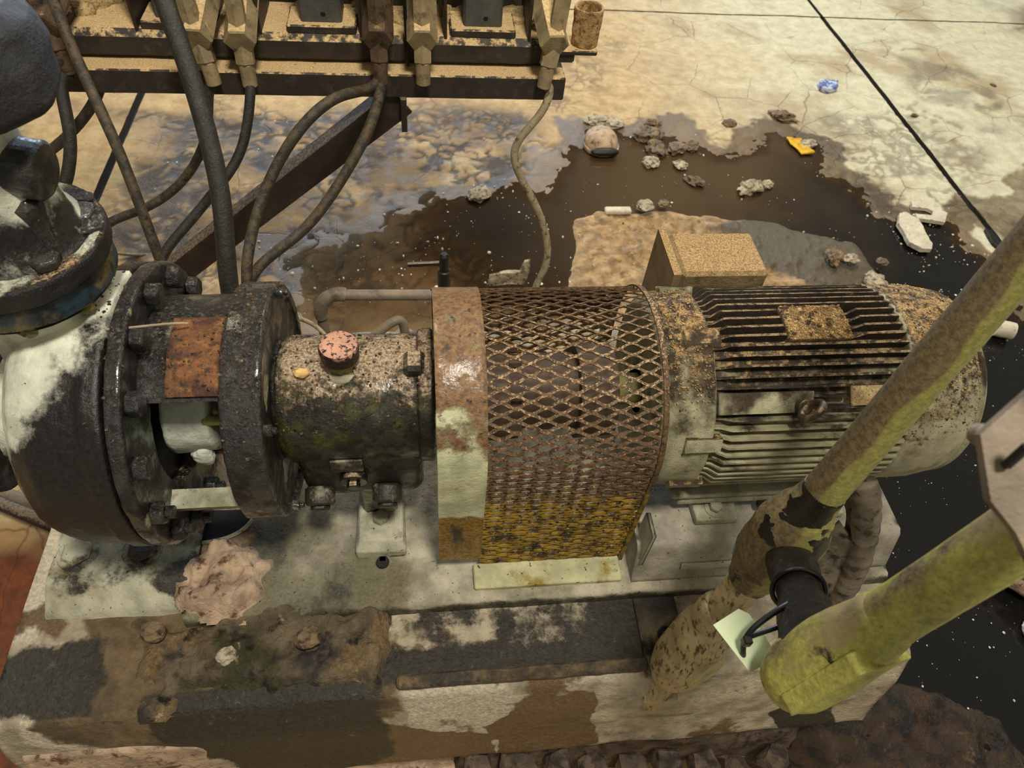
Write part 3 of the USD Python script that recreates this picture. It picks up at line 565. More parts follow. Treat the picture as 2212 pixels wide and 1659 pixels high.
lip = rough(box((.012, -.348, ptop+.005), (.42, .022, .016), .004), .008, .0025, 40, 3); part(plinth, 'front_lip', lip, M['plinth'], smooth=True, prim=dict(oil=lambda v, n: np.full(len(v), .55), pale=lambda v, n: 0*v[:, 0], brown=lambda v, n: 0*v[:, 0], mud=lambda v, n: 1+0*v[:, 0]))
plate = cat(box((.255, -.30, ptop+.006), (.075, .13, .012), .003))
part(plinth, 'anchor_plate', plate, M['muck'], label='dark steel anchor plate with a bolt hole'); part(plinth, 'bolt_hole', lathe([(0, .006), (.002, .011), (.004, .012), (.004, .015), (0, .0155)], (.262, -.305, ptop+.0115), (0, 0, 1), 20), M['black'])

base = thing('pump_baseplate', 'pale green steel baseplate crusted with scale under the pump and motor', 'baseplate', (-.05, 0, .38))
def grease_deck(v, n):
    return .6*sst(fbm(v*9, 3, 3), .54, .64)*(v[:, 0] < -.2)+.5*sst(v[:, 0], -.36, -.30)*(1-sst(v[:, 0], -.30, -.26))
dk = profile_block([(-.226, .412), (-.232, .405), (-.234, .378), (.25, .378), (.25, .412)], -.545, .70, .010, .0025, 22, 6)
part(base, 'deck', dk, M['deck'], smooth=True, prim=dict(grease=lambda v, n: np.maximum(grease_deck(v, n), 1.1*(1-sst(v[:, 2], .402, .411))*(v[:, 1] < 0))))
cf = profile_block([(-.148, .425), (-.160, .424), (-.172, .415), (-.200, .395), (-.212, .376), (.20, .376), (.20, .425)], -.772, -.535, .008, .003, 20, 7)
part(base, 'casing_pedestal', cf, M['foot_paint'], smooth=True, prim=dict(grease=lambda v, n: sst(v[:, 2]+(fbm(v*18, 3, 5)-.5)*.03, .404, .416)*(.32+.5*sst(v[:, 0], -.62, -.56)*sst(-v[:, 1], .11, .14))))
for bx in (-.735, -.63): part(base, 'pedestal_bolt', rough(hexbolt((bx, -.105, .424), (0, 0, 1), .026, .008, 0, .034), .006, .0025, 60, 3), M['foot_paint'], smooth=True, prim=dict(grease=lambda v, n: np.full(len(v), .45)))
mp = profile_block([(-.180, .498), (-.188, .490), (-.214, .408), (.214, .408), (.188, .490), (.180, .498)], .215, .70, .012, .0012, 20, 8)
part(base, 'motor_pedestal', mp, M['pedestal'], smooth=True, prim=dict(grease=lambda v, n: np.zeros(len(v))))
part(base, 'pedestal_band', extr([(0, 0), (.33, 0), (.33, .015), (0, .015)], .003, (.30, -.2045, .438), (1, 0, 0), (0, .31, .95), (0, -.95, .31)), M['foot_paint'], label='thin welded band', prim=dict(grease=lambda v, n: np.full(len(v), .1)), smooth=True)
part(base, 'drain_opening', extr([tuple(at(a, b, z=.4165)[:2]) for a, b in ((415, 1104), (548, 1100), (540, 1132), (510, 1152), (470, 1164), (432, 1170))], .003, (0, 0, .4135), (1, 0, 0), (0, 1, 0), (0, 0, 1)), M['black'])
part(base, 'drain_lip', tube(spline([at(436, 1172, z=.417), at(475, 1166, z=.419), at(515, 1150, z=.420), at(545, 1122, z=.421)], 24), .0035, 10), M['foot_paint'], smooth=True, prim=dict(grease=lambda v, n: 0*v[:, 0]))
part(base, 'gusset', extr([(0, 0), (.0, .15), (.045, .15), (.05, 0)], .008, (.222, -.20, .41), (0, 1, 0), (0, 0, 1), (1, 0, 0)), M['foot_paint'], prim=dict(grease=lambda v, n: np.zeros(len(v))), smooth=True)
# caked muck filling the front trough on the pump's side
def muck_z(x, y):
    q = np.stack([x, y, x*0], -1); e = np.minimum(sst(x+(fbm(q*12, 3, 3)-.5)*.1, -.70, -.55), 1-sst(x+(fbm(q*12, 3, 4)-.5)*.08, -.235, -.195))*sst(-y+(fbm(q*14, 3, 6)-.5)*.06, .20, .235)*(1-sst(-y+(fbm(q*14, 3, 8)-.5)*.09, .325, .375))
    return ptop-.02+e*(.026+.044*(fbm(q*18, 5, 5)-.38)+.018*(fbm(q*60, 4, 7)-.5)+.02*sst(.24-np.abs(y), -.02, .02))
v, f = grid(-.72, -.18, -.375, -.19, .0035, muck_z); kp = v[:, 2] > ptop-.016; f = f[kp[f].all(1)]; used, inv = np.unique(f, return_inverse=True)
solo('caked_muck', 'brown and grey muck caked in the front trough below the pump', 'muck', (v[used], inv.reshape(-1, 3)), M['muck'], smooth=True, kind='stuff')
def pm_z(x, y):
    q = np.stack([x, y, x*0], -1); r = np.hypot((x+.485)/.085, (y+.165)/.085); e = sst(1.12-r+(fbm(q*18, 3, 3)-.5)*.8, 0, .6)
    return .40+e*(.032+.05*(fbm(q*30, 4, 5)-.4))
v, f = grid(-.60, -.37, -.27, -.05, .0035, pm_z); kp = v[:, 2] > .404; f = f[kp[f].all(1)]; used, inv = np.unique(f, return_inverse=True)
solo('pink_scale_heap', 'pinkish crumbling scale heaped on the baseplate below the pump coupling window', 'muck', (v[used], inv.reshape(-1, 3)), M['pink_muck'], smooth=True, kind='stuff')
for k, (px, py, s, lab) in enumerate([(665, 1378, .017, 'pale brown clod resting on the caked muck, the rightmost of three'), (492, 1416, .014, 'small whitish clod sitting on the dark muck in front of the pump'), (330, 1365, .016, 'rounded tan clod at the foot of the casing pedestal')]):
    c = at(px, py, z=ptop+.025); solo('muck_clod', lab, 'clod', lump(c, (s*1.2, s, s*.8), 11+k, 3, .5), M['clod_brown'] if k != 1 else M['clod'], smooth=True, group='clods on the caked muck')

# ------------------------------------------------------------------ the pump
pump = thing('centrifugal_pump', 'grease-caked cream centrifugal pump with a round bolted casing', 'pump', (-.35, 0, .41))
def grease_casing(v, n):
    d = np.sqrt((v[:, 1])**2+(v[:, 2]-.7)**2)+1e-6; ph = np.arctan2(v[:, 2]-.7, -v[:, 1])
    s = (np.radians(30)+(v[:, 0]+.638)*7.2-ph)*1.2
    s = np.where(ph < -PI/2, 1, s); s = np.where(ph > PI*.62, .3, s)
    s = s+(fbm(v*np.array([10, 18, 10]), 4, 3)-.5)*.9
    return np.clip(.45+s*.9, 0, 1.15)*(v[:, 2] < .93)+(v[:, 2] >= .93)*.25
cas = lathe(dens([(-.535, 0), (-.535, .205), (-.538, .213), (-.560, .213), (-.568, .207), (-.600, .206), (-.632, .202), (-.655, .190), (-.672, .168), (-.682, .135), (-.69, .10), (-.73, .09)][::-1], .006), AX, (1, 0, 0), 220)
cas = rough(cas, None, .0022, 30, 3)
noz = lathe(dens([(.08, .082), (.17, .078), (.212, .078), (.225, .088), (.232, .10)], .006), (-.635, .03, .70), (0, 0, 1), 72)
part(pump, 'casing', cat(cas, rough(noz, None, .001, 40, 3)), M['cast_white'], smooth=True, prim=dict(grease=grease_casing), label='cream casing turning to black grease towards the front')
dfl = cyl((-.635, .03, .938), (-.635, .03, .970), .106, 72, .003)
part(pump, 'discharge_flange', rough(dfl, .008, .0012, 50, 4), surf('teal_flange', (40, 62, 74), [dict(col=(120, 104, 60), s=16, lo=.5, hi=.66), dict(col=(20, 22, 24), s=24, lo=.5, hi=.64)], rough=.4), smooth=True)
for k in range(8):
    t = 2*PI*(k+.3)/8; q = np.array([-.635+.088*math.cos(t), .03+.088*math.sin(t), .938]); part(pump, 'discharge_nut', hexbolt(q, (0, 0, -1), .014, .014, .008), M['brass'])
part(pump, 'suction_flange', rough(lathe([(-.79, .05), (-.79, .125), (-.765, .125), (-.765, .085), (-.72, .085)], AX, (1, 0, 0), 64), .01, .001, 40, 2), M['cast_black'], smooth=True, prim=dict(bare=lambda v, n: np.zeros(len(v))))
bare = lambda v, n: sst(fbm(v*14, 4, 7)-.25*sst(v[:, 2], .55, .75), .42, .6)*.6
af = rough(lathe(dens([(-.533, .12), (-.533, .209), (-.530, .213), (-.514, .213), (-.511, .209), (-.511, .120), (-.533, .12)], .005), AX, (1, 0, 0), 220), None, .0016, 45, 5)
part(pump, 'casing_cover_flange', af, M['cast_black'], smooth=True, prim=dict(bare=bare))
# the bolts round the cover flange
for ph in (131, 104, 78, 52, 26, 0, -26, -52, -78, -104, 157, 183):
    t = math.radians(ph); q = np.array([-.512, -.190*math.cos(t), .70+.190*math.sin(t)])
    b = rough(hexbolt(q, (1, 0, 0), .0175, .019, .010 if ph < 20 else 0, .0, ph), .006, .0012, 90, 4)
    part(pump, 'cover_bolt', b, M['cast_black'], smooth=True, prim=dict(bare=lambda v, n: np.full(len(v), .05)))
def shell(r0, r1, xa, xb, p0, p1, step=.005):
    """part of a drum wall between the angles p0 and p1 (degrees up from the side facing the aisle)."""
    n = max(6, int(abs(math.radians(p1-p0))*r1/step))
    pr = dens([(xa, r0), (xa, r1), (xb, r1), (xb, r0), (xa, r0)], step)
    m = lathe(pr, AX, (1, 0, 0), n, math.radians(-p1), math.radians(-p0)); caps = []
    for t in (math.radians(-p1), math.radians(-p0)):
        ring = np.array([0, -1, 0])*math.cos(t)+np.array([0, 0, -1])*math.sin(t)
        c = [AX+np.array([s, 0, 0])+ring*r for s, r in ((xa, r0), (xa, r1), (xb, r1), (xb, r0))]; caps.append((np.array(c), [[0, 1, 2], [0, 2, 3]] if t == math.radians(-p0) else [[0, 2, 1], [0, 3, 2]]))
    return cat(m, *[trimesh.Trimesh(v, f, process=False) for v, f in caps])
part(pump, 'adapter', rough(shell(.148, .164, -.512, -.40, 52, 232), None, .0022, 45, 6), M['cast_black'], smooth=True, prim=dict(bare=lambda v, n: .1+0*v[:, 0]), label='grease-caked adapter drum with a side window')
part(pump, 'adapter_sill', rough(shell(.135, .164, -.512, -.40, -40, -19), None, .0022, 40, 8), M['foot_paint'], smooth=True, prim=dict(grease=lambda v, n: .5*sst(-v[:, 0], .45, .5)))
ff = rough(lathe(dens([(-.405, .10), (-.405, .176), (-.402, .181), (-.354, .181), (-.350, .177), (-.350, .165), (-.356, .163), (-.356, .095), (-.352, .09)], .005), AX, (1, 0, 0), 200), None, .0018, 45, 7)
part(pump, 'frame_flange', ff, M['cast_black'], smooth=True, prim=dict(bare=lambda v, n: .9*bare(v, n)))
for ph in (38, 120, -45, 200): 
    t = math.radians(ph); q = np.array([-.352, -.170*math.cos(t), .70+.170*math.sin(t)]); part(pump, 'flange_stud', hexbolt(q, (1, 0, 0), .009, .012, .006), M['cast_black'], prim=dict(bare=lambda v, n: .3+0*v[:, 0]), smooth=True)
# what shows inside the window
part(pump, 'gland', rough(lathe(dens([(-.515, .0), (-.515, .078), (-.455, .074), (-.450, .066), (-.448, .03)], .006), AX, (1, 0, 0), 96), None, .002, 40, 3), M['gland'], smooth=True, label='white painted stuffing box')
part(pump, 'gland_drip', lump((-.478, -.066, .652), (.018, .012, .022), 4, 3, .3), M['gland'], smooth=True)
part(pump, 'shaft', cyl((-.52, 0, .70), (.21, 0, .70), .026, 32), M['olive'])
part(pump, 'gland_follower', cat(box((-.432, -.045, .690), (.018, .014, .085), .003), box((-.432, -.03, .735), (.028, .05, .018), .003), cyl((-.432, -.052, .70), (-.432, -.056, .70), .009, 18), box((-.425, -.042, .668), (.05, .016, .018), .003)), M['olive'])
part(pump, 'gland_stud', cyl((-.46, -.06, .732), (-.412, -.06, .732), .008, 14), M['olive'])
rp = shell(.1655, .168, -.474, -.402, 54, 95); rp = rough(rp, None, .0014, 30, 9); rp.vertices[:, 2] += .002+.004*sst(-rp.vertices[:, 1], -.02, .03)*0
part(pump, 'cover_plate', rp, M['rust'], smooth=True, label='rusty curved sheet covering the adapter')
part(pump, 'hold_down_wire', tube(spline([at(228, 712, z=.905), at(300, 706, z=.90), at(360, 700, z=.892), at(405, 699, z=.882)], 30), .0018, 8), M['wire'])
# bearing housing
bh = lathe(dens([(-.352, .0), (-.352, .093), (-.340, .099), (-.325, .099), (-.300, .098), (-.150, .098), (-.146, .104), (-.128, .106), (-.124, .102), (-.124, .05)], .005), AX, (1, 0, 0), 160)
sump = m3.Manifold.batch_hull([m3.Manifold.sphere(.02, 16).translate((x, y, z)) for x, y, z in ((-.325, -.072, .70), (-.165, -.072, .70), (-.325, .072, .70), (-.165, .072, .70), (-.315, -.070, .565), (-.165, -.070, .565), (-.315, .07, .565), (-.165, .07, .565))])
sv = meshkit.arrays(sump)
sump = rough(trimesh.Trimesh(sv[0], sv[1]), .008, .0025, 30, 5)
part(pump, 'bearing_housing', cat(rough(bh, None, .0022, 40, 8), sump), M['frame_oily'], smooth=True, label='oily black and green bearing housing')
for bx in (-.312, -.205):
    part(pump, 'housing_boss', rough(cat(cyl((bx, -.085, .575), (bx, -.112, .560), .024, 28, .004), hexbolt((bx, -.110, .561), (0, -.9, -.45), .016, .010)), .006, .001, 60, 3), M['foot_paint'], smooth=True, prim=dict(grease=lambda v, n: .75+0*v[:, 0]))
part(pump, 'drain_plug', cat(cyl((-.255, -.085, .61), (-.255, -.100, .607), .022, 28), hexbolt((-.255, -.100, .607), (0, -1, -.2), .011, .01)), M['frame_oily'])
part(pump, 'sight_plate', box((-.262, -.094, .648), (.05, .006, .03), .002), M['foot_paint'], prim=dict(grease=lambda v, n: .6+0*v[:, 0]), smooth=True)
part(pump, 'lug', box((-.152, -.02, .802), (.03, .04, .022), .006), M['frame_oily'])
ft = m3.Manifold.batch_hull([m3.Manifold.sphere(.006, 10).translate((x, y, z)) for x, y, z in ((-.262, -.133, .412), (-.186, -.133, .412), (-.262, -.133, .432), (-.186, -.133, .432), (-.256, -.122, .447), (-.190, -.122, .447), (-.258, -.02, .447), (-.19, -.02, .447), (-.258, -.02, .41), (-.19, -.02, .41))]); fv = meshkit.arrays(ft)
fg = dict(grease=lambda v, n: .35*sst(.425-v[:, 2], 0, .01)+.1)
part(pump, 'support_foot', rough(trimesh.Trimesh(fv[0], fv[1]), .006, .001, 40, 2), M['foot_paint'], smooth=True, prim=fg)
part(pump, 'foot_leg', cat(box((-.224, -.045, .50), (.06, .05, .12), .006)), M['foot_paint'], prim=dict(grease=lambda v, n: .3+0*v[:, 0]), smooth=True)
part(pump, 'foot_bolt', cat(hexbolt((-.224, -.085, .452), (0, 0, 1), .014, .012, 0, .025)), M['foot_paint'], prim=dict(grease=lambda v, n: 0*v[:, 0]), smooth=True)
part(pump, 'foot_slot', cat(cyl((-.222, -.150, .4150), (-.222, -.150, .4185), .0115, 24), box((-.222, -.139, .4165), (.012, .02, .004), .001)), M['black'])
of = part(pump, 'oil_filler', cyl((-.257, -.014, .778), (-.257, -.014, .797), .0185, 28), M['brass'], label='oil filler under a faded red cap')
part(of, 'cap', rough(lathe(dens([(.812, 0), (.812, .024), (.816, .0275), (.834, .0285), (.839, .0265), (.841, .022), (.841, 0)], .003), (-.257, -.014, 0), (0, 0, 1), 48), None, .0006, 90, 4), M['red_cap'], smooth=40, label='faded red round cap')
part(of, 'neck', prism((-.257, -.014, .795), (-.257, -.014, .814), .021, 8, .002), M['brass'])
part(of, 'boss', rough(cyl((-.257, -.014, .765), (-.257, -.014, .7935), .030, 36, .004), .006, .0008, 60, 3), M['foot_paint'], smooth=True, prim=dict(grease=lambda v, n: .3*sst(v[:, 0], -.26, -.24)))
c = at(650, 807, z=.797); solo('yellow_pebble', 'small yellow pebble lying on the bearing housing', 'pebble', lump(c, (.012, .008, .007), 5, 3, .3), surf('yellow_stone', (214, 176, 112), rough=.7), smooth=True)

# ------------------------------------------------------------------ coupling and guard
cp = thing('shaft_coupling', 'shaft coupling turning inside the perforated guard', 'coupling', (.05, 0, .62))
part(cp, 'hub', lathe([(-.06, .03), (-.06, .075), (-.01, .078), (-.01, .03)], AX, (1, 0, 0), 48), M['hub']); part(cp, 'hub', lathe([(.10, .03), (.10, .078), (.16, .075), (.16, .03)], AX, (1, 0, 0), 48), M['hub'])
part(cp, 'spacer', lathe([(-.01, .03), (-.01, .062), (.10, .062), (.10, .03)], AX, (1, 0, 0), 48), M['hub'])
for k in range(8):
    t = 2*PI*k/8; part(cp, 'coupling_bolt', hexbolt((-.01, .07*math.cos(t), .70+.07*math.sin(t)), (1, 0, 0), .007, .02), M['hub'])
guard = thing('coupling_guard', 'rusty expanded metal guard arched over the coupling between pump and motor', 'guard', (.04, 0, .405))
GR = .165; ZB = .404; ARC = PI*GR; SIDE = .70-ZB; TOT = 2*SIDE+ARC
def gpos(s, x, off=0.0):
    """a point of the U-shaped sheet: s runs from the front foot over the top to the back foot."""
    s = np.asarray(s, float); r = GR+np.asarray(off, float); ph = np.clip((s-SIDE)/GR, 0, PI)
    y = np.where(s < SIDE, -r, np.where(s > SIDE+ARC, r, -r*np.cos(ph))); z = np.where(s < SIDE, ZB+s, np.where(s > SIDE+ARC, .70-(s-SIDE-ARC), .70+r*np.sin(ph)))
    return np.stack([np.broadcast_to(x, y.shape), y, z], -1)
LW, SW = .0425, .0178
def strand_sheet():
    V, F = [], []; nrow = int(TOT/(SW/2)); xs = np.arange(-.055, .2051, LW/8); ns = len(xs); u = (xs+.055)/LW
    for i in range(nrow+1):
        s0 = i*SW/2; sg = 1 if i % 2 else -1
        tri = np.abs(((u % 1)-.5)*2)  # 1 at the bonds, 0 between
        wv = sg*(SW/4)*(2*np.clip((tri-.5)*1.35+.5, 0, 1)-1)
        s = np.clip(s0+wv, 0, TOT); hw, th = .0025, .0012
        tw = .0011*np.sign(wv)*0+.0009
        ring = []
        for ds, do in ((-hw, -th+tw), (hw, -th-tw), (hw, th-tw), (-hw, th+tw)):
            ring.append(gpos(np.clip(s+ds, 0, TOT), xs, do))
        ring = np.stack(ring, 1); k = sum(len(q) for q in V); V.append(ring.reshape(-1, 3))
        a, j = np.meshgrid(np.arange(ns-1), np.arange(4), indexing='ij'); j2 = (j+1) % 4
        A, B, C, D = k+a*4+j, k+a*4+j2, k+(a+1)*4+j2, k+(a+1)*4+j
        F.append(np.concatenate([np.stack([A, B, C], -1).reshape(-1, 3), np.stack([A, C, D], -1).reshape(-1, 3)]))
    m = trimesh.Trimesh(np.vstack(V), np.vstack(F), process=False); v = m.vertices
    m.vertices = v+.0012*(np.stack([fbm(v*60, 2, 1), fbm(v*60, 2, 2), fbm(v*60, 2, 3)], 1)-.5)
    if m.volume < 0: m.invert()
    return m
part(guard, 'expanded_mesh', strand_sheet(), M['mesh'], smooth=False, label='rusty diamond expanded metal, yellow near the foot')
def usheet(x0, x1, s0, s1, off, th, step=.006):
    ns = int((s1-s0)/step); nx = max(2, int((x1-x0)/step)); s = np.linspace(s0, s1, ns); xs = np.linspace(x0, x1, nx)
    def side(o):
        return np.stack([gpos(s, x, o) for x in xs], 0).reshape(-1, 3)
    V = np.vstack([side(off), side(off+th)]); k = nx*ns; i, j = np.meshgrid(np.arange(nx-1), np.arange(ns-1), indexing='ij'); a = i*ns+j
    f1 = np.concatenate([np.stack([a, a+ns, a+ns+1], -1).reshape(-1, 3), np.stack([a, a+ns+1, a+1], -1).reshape(-1, 3)])
    ring = np.r_[np.arange(ns), (np.arange(1, nx))*ns+ns-1, (nx-1)*ns+np.arange(ns-2, -1, -1), np.arange(nx-2, 0, -1)*ns]; b = np.roll(ring, -1)
    e = np.vstack([np.stack([ring, b, b+k], 1), np.stack([ring, b+k, ring+k], 1)])
    m = trimesh.Trimesh(V, np.vstack([f1[:, ::-1], f1+k, e]), process=False)
    if m.volume < 0: m.invert()
    return m
bd = usheet(-.123, -.052, .05, TOT-.05, .0015, .003); bd = rough(bd, None, .0012, 40, 3)
def dshade(v, n):
    ph = np.where(v[:, 2] > .7, np.degrees(np.arctan2(v[:, 2]-.7, -v[:, 1])), 0); return ph
part(guard, 'end_band', bd, M['guard_band'], smooth=True, prim=dict(low=lambda v, n: 1-sst(v[:, 2]+(fbm(v*20, 3, 2)-.5)*.04, .590, .612), high=lambda v, n: sst(dshade(v, n)+(fbm(v*16, 4, 2)-.5)*50, 16, 40)), label='solid sheet end band, yellow-stained at the bottom')
part(guard, 'edge_strip', usheet(.198, .206, .0, TOT, .002, .003, .008), M['mesh'], smooth=True)
part(guard, 'foot_flange', rough(box((.067, -.188, .4175), (.262, .046, .011), .002), .01, .0006, 30, 2), M['yellow_stain'], smooth=35); part(guard, 'foot_flange', box((.067, .19, .4175), (.262, .046, .011), .002), M['yellow_stain'])

# ------------------------------------------------------------------ the motor
motor = thing('electric_motor', 'dirty finned electric motor covered in sawdust at the right of the pump', 'motor', (.46, 0, .50))
part(motor, 'frame', rough(lathe(dens([(.262, .0), (.262, .146), (.60, .146), (.60, .0)], .01), AX, (1, 0, 0), 120), None, .0008, 40, 2), M['motor'], smooth=40)
def rad(ph): t = math.radians(ph); return np.array([0, -math.cos(t), math.sin(t)])
fins = list(np.arange(-56, 238, 5.6))
for k, ph in enumerate(fins):
    x0, x1 = .280, .588
    d = rad(ph); tn = np.cross([1, 0, 0], d)
    segs = [(x0, x1)]
    if 74 < ph < 97: segs = [(x0, .398), (.497, x1)]
    if 36 < ph < 49.5: segs = [(.425, .48)] if ph > 40 else [(.425, x1)]
    for a, b in segs:
        h0 = .138; out = Polygon([(a, h0), (a, .150), (a+.012, .153), (a+.026, .1635), (b-.004, .1645), (b, .158), (b, h0)])
        hh = .004
        fm = extr(out, hh, AX-tn*hh/2, np.array([1.0, 0, 0]), d, tn)
        fm = rough(fm, .02, .0012, 45, k+3)
        part(motor, 'fin', fm, M['fin'], smooth=30)
def curved_pad(x0, x1, p0, p1, r0, r1, seed, amp=.001):
    return rough(shell(r0, r1, x0, x1, p0, p1, .005), None, amp, 50, seed)
part(motor, 'name_plate_pad', curved_pad(.399, .496, 75, 97, .14, .166, 3), M['dusted'], smooth=True, label='square sawdust-covered pad among the fins')
part(motor, 'lifting_pad', curved_pad(.282, .425, 37, 48, .14, .164, 5, .002), M['motor'], smooth=True)
part(motor, 'lifting_pad', curved_pad(.482, .585, 40, 50, .14, .167, 6, .002), M['dusted'], smooth=True)
e0 = AX+np.array([.408, 0, 0])+rad(40)*.166; ed = rad(40)
tor = trimesh.creation.torus(.0165, .006, 36, 16); Mx = np.eye(4); uu = np.array([.75, *(rad(130)[1:]*.66)]); uu /= np.linalg.norm(uu); ww = np.cross(uu, ed); Mx[:3, 0], Mx[:3, 1], Mx[:3, 2], Mx[:3, 3] = uu, ed, ww, e0+ed*.024; tor.apply_transform(Mx)
part(motor, 'eye_bolt', cat(rough(tor, None, .0008, 120, 3), cyl(e0-ed*.004, e0+ed*.008, .012, 20)), surf('eye_steel', (62, 48, 36), [dict(col=(170, 140, 104), s=120, up=.5, lo=.9, hi=1.05), dict(col=(110, 90, 66), s=60, lo=.5, hi=.62)], rough=.45), smooth=True, label='dark steel lifting eye bolt')
part(motor, 'drive_end_bell', rough(lathe(dens([(.206, .04), (.206, .138), (.212, .150), (.222, .156), (.262, .160), (.276, .162), (.280, .158), (.281, .14)], .005), AX, (1, 0, 0), 160), None, .0012, 50, 4), M['motor'], smooth=True)
for ph in (78, 20, -20, 130): part(motor, 'bell_lug', rough(shell(.15, .166, .238, .292, ph-4, ph+4), None, .0012, 60, 3), M['motor'], smooth=True)
part(motor, 'fan_cover', rough(lathe(dens([(.586, .14), (.586, .161), (.590, .1635), (.655, .1635), (.690, .157), (.712, .142), (.724, .118), (.730, .085), (.7315, .06), (.735, .058), (.735, .0)], .005), AX, (1, 0, 0), 160), None, .0008, 30, 4), surf('fan_cover_paint', (176, 170, 140), [dict(col=(108, 84, 56), s=20, lo=.5, hi=.7, op=.7), dict(col=(70, 56, 40), s=14, lo=.62, hi=.70), dict(col=(66, 48, 30), s=90, up=.5, lo=.78, hi=1.0), dust(1.06, 1.22, .68, 70)], rough=.55, bumps=((380, .0015),)), smooth=True, label='domed sheet fan cover')
part(motor, 'cover_rib', rough(lathe([(.700, .150), (.704, .156), (.712, .150), (.714, .142)], AX, (1, 0, 0), 120), None, .0005, 50, 4), M['motor'], smooth=True)
for fx in (.362, .56):
    for fy in (-1, 1):
        part(motor, 'foot', cat(box((fx, fy*.125, .507), (.078, .055, .018), .003), box((fx, fy*.09, .54), (.06, .03, .07), .004)), M['foot_paint'], prim=dict(grease=lambda v, n: 0*v[:, 0]), smooth=True)
        part(motor, 'foot_bolt', hexbolt((fx, fy*.130, .516), (0, 0, 1), .012, .010, 0, .019), M['foot_paint'], prim=dict(grease=lambda v, n: 0*v[:, 0]), smooth=True)
part(motor, 'skirt', cat(box((.44, -.112, .553), (.33, .03, .014), .004), box((.44, -.10, .532), (.30, .05, .018), .004)), M['foot_paint'], prim=dict(grease=lambda v, n: 0*v[:, 0]), smooth=True)
part(motor, 'vent_slot', box((.475, -.1295, .522), (.075, .012, .010), .002), M['black'])
tb = surf('terminal_box_paint', (140, 120, 84), [dict(col=(84, 66, 42), s=20, lo=.5, hi=.7), dust(.86, 1.08, .7, 70), dict(col=(56, 40, 26), s=130, lo=.64, hi=.72), dict(col=(90, 72, 48), s=26, lo=.62, hi=.8, op=.6)], rough=.65, bumps=((240, .002),))
TZ = .842
part(motor, 'terminal_box', rough(box((.354, .172, TZ-.065), (.148, .105, .13), .006), .012, .0006, 40, 3), tb, smooth=35, label='sawdust-covered terminal box on the far side')
lidp = extr([(0, 0), (.115, 0), (.115, .135), (0, .135)], .012, (.262, .112, TZ-.130), (0, 1, 0), (0, 0, 1), (1, 0, 0)); part(motor, 'terminal_box_lid', cat(lidp, box((.274, .17, TZ-.06), (.012, .10, .118), .002)), tb, smooth=35)
# ------------------------------------------------------------------ discharge pipework at the left
def D(px, py, d):
    return EYE + (FWD + RGT*(px-CW/2)/CF - UPV*(py-CH/2)/CF)*d
dp = thing('discharge_valve', 'cream check valve with black bolted flanges rising from the pump outlet', 'valve', (-.635, .03, .97))
part(dp, 'lower_flange', rough(cyl((-.635, .03, .972), (-.635, .03, 1.004), .112, 90, .004), .007, .0022, 50, 4), M['cast_black_dusty'], smooth=True)
body = lathe(dens([(1.000, .088), (1.010, .080), (1.03, .070), (1.07, .062), (1.12, .056), (1.16, .055), (1.19, .062), (1.20, .07)], .006), (-.622, .03, 0), (0, 0, 1), 90)
part(dp, 'body', rough(body, None, .002, 30, 3), M['cast_white'], smooth=True, prim=dict(grease=lambda v, n: .0+.55*sst(1.09-v[:, 2]+(fbm(v*16, 3, 3)-.5)*.16, -.03, .06)*sst(fbm(v*9, 3, 5), .53, .60)))
part(dp, 'hinge_boss', rough(cat(cyl((-.585, .022, 1.105), (-.544, .018, 1.10), .033, 40, .004)), .006, .001, 60, 3), M['cast_black'], smooth=True, prim=dict(bare=lambda v, n: 0*v[:, 0]))
part(dp, 'rib', rough(box((-.575, .01, 1.035), (.03, .05, .085), .008), .008, .001, 40, 3), M['cast_black'], smooth=True, prim=dict(bare=lambda v, n: 0*v[:, 0]))
part(dp, 'upper_flange', rough(lathe(dens([(1.19, 0), (1.19, .09), (1.20, .105), (1.24, .108), (1.27, .100), (1.285, .08), (1.29, 0)], .007), (-.612, .045, -.02), (0, 0, 1), 90), None, .008, 18, 6, 5), surf('bluish_black_rubber', (36, 36, 42), [dict(col=(150, 150, 160), s=26, up=.5, lo=.95, hi=1.15, op=.6)], rough=.6, bumps=((110, .004), (400, .0015))), smooth=True)
for k, t in enumerate((-.72, .3, 1.5, 2.8, 4.0)):
    q = np.array([-.635+.086*math.cos(t), .03+.086*math.sin(t), 1.003]); part(dp, 'flange_bolt', rough(hexbolt(q, (0, 0, 1), .018, .014, 0, .0, k), .006, .0012, 60, k), M['cast_black'], smooth=True, prim=dict(bare=lambda v, n: .1+0*v[:, 0]))
for k, (x, y) in enumerate(((-.56, .07), (-.575, .095), (-.548, .04))):
    part(dp, 'grease_crust', lump((x, y, 1.006), (.024, .018, .008), 31+k, 3, .5), M['cast_black'], smooth=True, prim=dict(bare=lambda v, n: 0*v[:, 0]))
for k, (a, b) in enumerate(((( -5, 1062), (70, 1088)), ((-5, 1085), (60, 1112)))):
    p, q = at(*a, z=.03+.03*k), at(*b, z=.03+.03*k); solo('drain_pipe', ('grey drain pipe lying on the floor left of the plinth, the rear one of two', 'black drain pipe lying on the floor left of the plinth, the front one of two')[k], 'pipe', tube(spline([p-(q-p)*2, p, q, q+(q-p)*1.2], 20), .016, 16), M['steel_dark'] if k else M['strut'], smooth=True)

